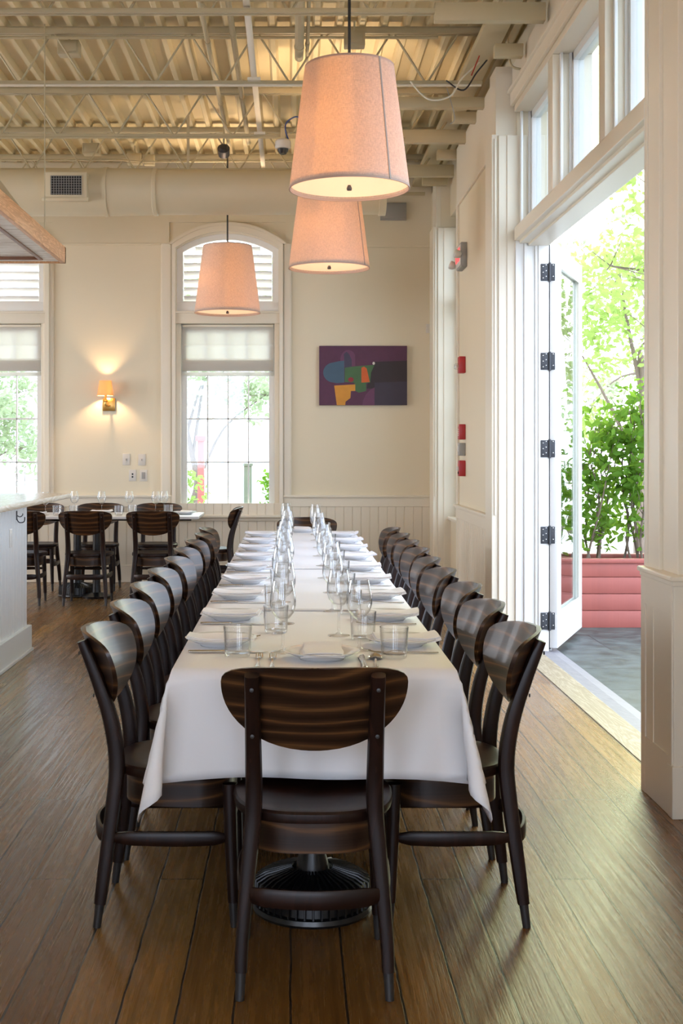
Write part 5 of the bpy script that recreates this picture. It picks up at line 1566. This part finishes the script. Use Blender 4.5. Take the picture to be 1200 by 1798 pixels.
def tree(name, x, y, H, crown, n, size, mat, label, seed, base=-0.3, cat='tree', group=None, trunk_r=0.10):
    """crown: list of (dx, dy, z, rx, ry, rz) blobs"""
    rnd = random.Random(seed)
    o = empty(name, (x, y, base), label=label, cat=cat, group=group)
    t = MB()
    p = [(0, 0, 0)]
    for k in range(5): p.append((p[-1][0] + rnd.uniform(-.12, .12), p[-1][1] + rnd.uniform(-.1, .1), H * (k + 1) / 5))
    t.sweep(p, [2 * trunk_r * (1 - 0.14 * i) for i in range(6)], n=8, smooth=3)
    for c in crown:
        a = p[rnd.choice((2, 3, 4))]
        mid = ((a[0] + c[0]) / 2 + rnd.uniform(-.2, .2), (a[1] + c[1]) / 2, (a[2] + c[2]) / 2 + 0.2)
        t.sweep([a, mid, (c[0], c[1], c[2])], [trunk_r * 0.8, trunk_r * 0.45, trunk_r * 0.15], n=6, smooth=4)
        for _ in range(5):
            e = (c[0] + rnd.uniform(-1, 1) * c[3], c[1] + rnd.uniform(-1, 1) * c[4], c[2] + rnd.uniform(-1, 1) * c[5])
            t.sweep([(c[0], c[1], c[2]), e], [trunk_r * 0.15, 0.008], n=5)
    t.build('trunk', M['bark'], o)
    vol = sum(c[3] * c[5] for c in crown)
    lf = MB()
    for c in crown:
        k = int(n * c[3] * c[5] / vol); pts = []
        cl = []
        for _ in range(max(4, k // 28)):
            v = Vector((rnd.gauss(0, 1), rnd.gauss(0, 1), rnd.gauss(0, 1))).normalized() * rnd.random() ** 0.45
            cl.append((c[0] + v.x * c[3], c[1] + v.y * c[4], c[2] + v.z * c[5]))
        for _ in range(k):
            q = rnd.choice(cl)
            pts.append((q[0] + rnd.gauss(0, 0.13), q[1] + rnd.gauss(0, 0.13), q[2] + rnd.gauss(0, 0.11)))
        leaves(lf, pts, size, rnd)
    lf.build('foliage', mat, o, 0)
    return o
GT = 'trees beyond the patio'
tree('street_tree', 4.6, 13.2, 3.6, [(-0.75, -0.6, 4.1, 0.75, 0.7, 0.75), (-0.4, -0.5, 4.9, 0.9, 0.8, 0.7), (0.5, 0, 4.6, 1.0, 0.9, 1.0), (-1.3, -0.2, 3.55, 0.35, 0.4, 0.3)], 1900, 0.11, M['tree_leaf'],
     'tree with crisp light green leaves reaching into the top of the doorway', 60, group=GT, trunk_r=0.09)
tree('street_tree', 5.0, 18.0, 3.0, [(-0.9, 0, 3.1, 1.0, 0.9, 0.75), (0.2, 0, 3.3, 1.0, 1, 1.0), (-0.3, 0, 4.2, 1.3, 1, 0.6), (-0.2, 0, 2.2, 0.9, 0.6, 0.4)], 2400, 0.12, M['tree_leaf'],
     'light green tree filling the middle of the doorway behind the shrubs', 61, group=GT)
tree('street_tree', 7.2, 25.0, 4.0, [(-1.2, 0, 2.6, 1.3, 1, 0.8), (0.6, 0, 3.0, 1.4, 1, 1.0), (-0.4, 0, 5.2, 2.2, 1.5, 1.4)], 2600, 0.15, M['pale_leaf'], 'pale leaning tree far behind the patio, low in the doorway', 62, group=GT)
GW = 'trees beyond the far windows'
tree('street_tree', -1.9, 24.0, 2.5, [(0.2, 0, 3.0, 1.3, 1.2, 0.7), (1.4, 0, 2.7, 0.8, 1, 0.6), (-1.0, 0, 2.6, 0.8, 1, 0.6), (0.5, 0, 4.5, 2.0, 1.2, 0.9)], 3600, 0.13, M['pale_leaf'], 'pale green tree outside the window right of the sconce', 63, group=GW)
tree('street_tree', -5.6, 22.0, 2.2, [(0.2, 0, 2.5, 1.2, 1.2, 1.0), (0.9, 0, 1.7, 0.7, 1, 0.5), (-0.8, 0, 3.2, 1.0, 1, 0.8)], 3400, 0.13, M['pale_leaf'], 'pale green tree outside the window left of the sconce', 64, group=GW)
for i, (x, lab) in enumerate(((-2.6, 'low pale shrub outside, left part of the window right of the sconce'), (-1.75, 'low pale shrub outside, middle of the window right of the sconce'), (-0.15, 'low dark green shrub outside, right part of that window'), (-6.2, 'low pale shrub outside the window left of the sconce'))):
    bush('garden_shrub', x, 19.5, -0.2, 1.15 if i != 2 else 1.05, 0.38 if i != 2 else 0.22, 0.3, 800, 0.10, M['tree_leaf'] if i != 2 else M['leaf'], lab, 70 + i, stems=4, group='garden shrubs outside the far windows')
# street furniture seen small through the far window
o = empty('sign_post', (-1.68, 23.0, -0.2), label='red post seen through the window right of the sconce', cat='post')
MB().box(-0.06, 0.06, -0.06, 0.06, 0, 1.75, c=0.01).box(-0.09, 0.09, -0.09, 0.09, 1.70, 1.8, c=0.01).build('post', plain('faded_red_paint', (0.75, 0.10, 0.08), 0.6), o)
o = empty('wooden_post', (-0.66, 18.5, -0.2), label='greenish wooden post seen low through the window right of the sconce', cat='post')
MB().box(-0.06, 0.06, -0.06, 0.06, 0, 1.3, c=0.01).box(-0.075, 0.075, -0.075, 0.075, 1.3, 1.34, c=0.01).build('post', plain('weathered_post', (0.14, 0.15, 0.10), 0.8, var=0.2), o)
# pale building across the street
bd_ = empty('street_building', (-1.5, 42, -0.2), label='pale building across the street, seen through the far windows', cat='building')
MB().box(-9, 9, 0, 6, 0, 5.2).build('wall', plain('pale_render', (0.80, 0.78, 0.75), 0.9, var=0.05), bd_)
MB().prism([(-9.4, 5.2), (9.4, 5.2), (0, 8.2)], 'y', -0.4, 6.4).build('roof', plain('grey_shingle', (0.35, 0.35, 0.36), 0.8), bd_)
for x in (-7.5, -5.5, -3.4, -1.9, 3, 5.5):
    f = MB().box(x - 0.45, x + 0.45, -0.05, 0.0, 1.3, 2.7, c=0.02).build('window', M['white_plastic'], bd_)
    MB().box(x - 0.36, x + 0.36, -0.07, -0.04, 1.4, 2.6).build('pane', plain('dull_pane', (0.45, 0.48, 0.50), 0.3), f)
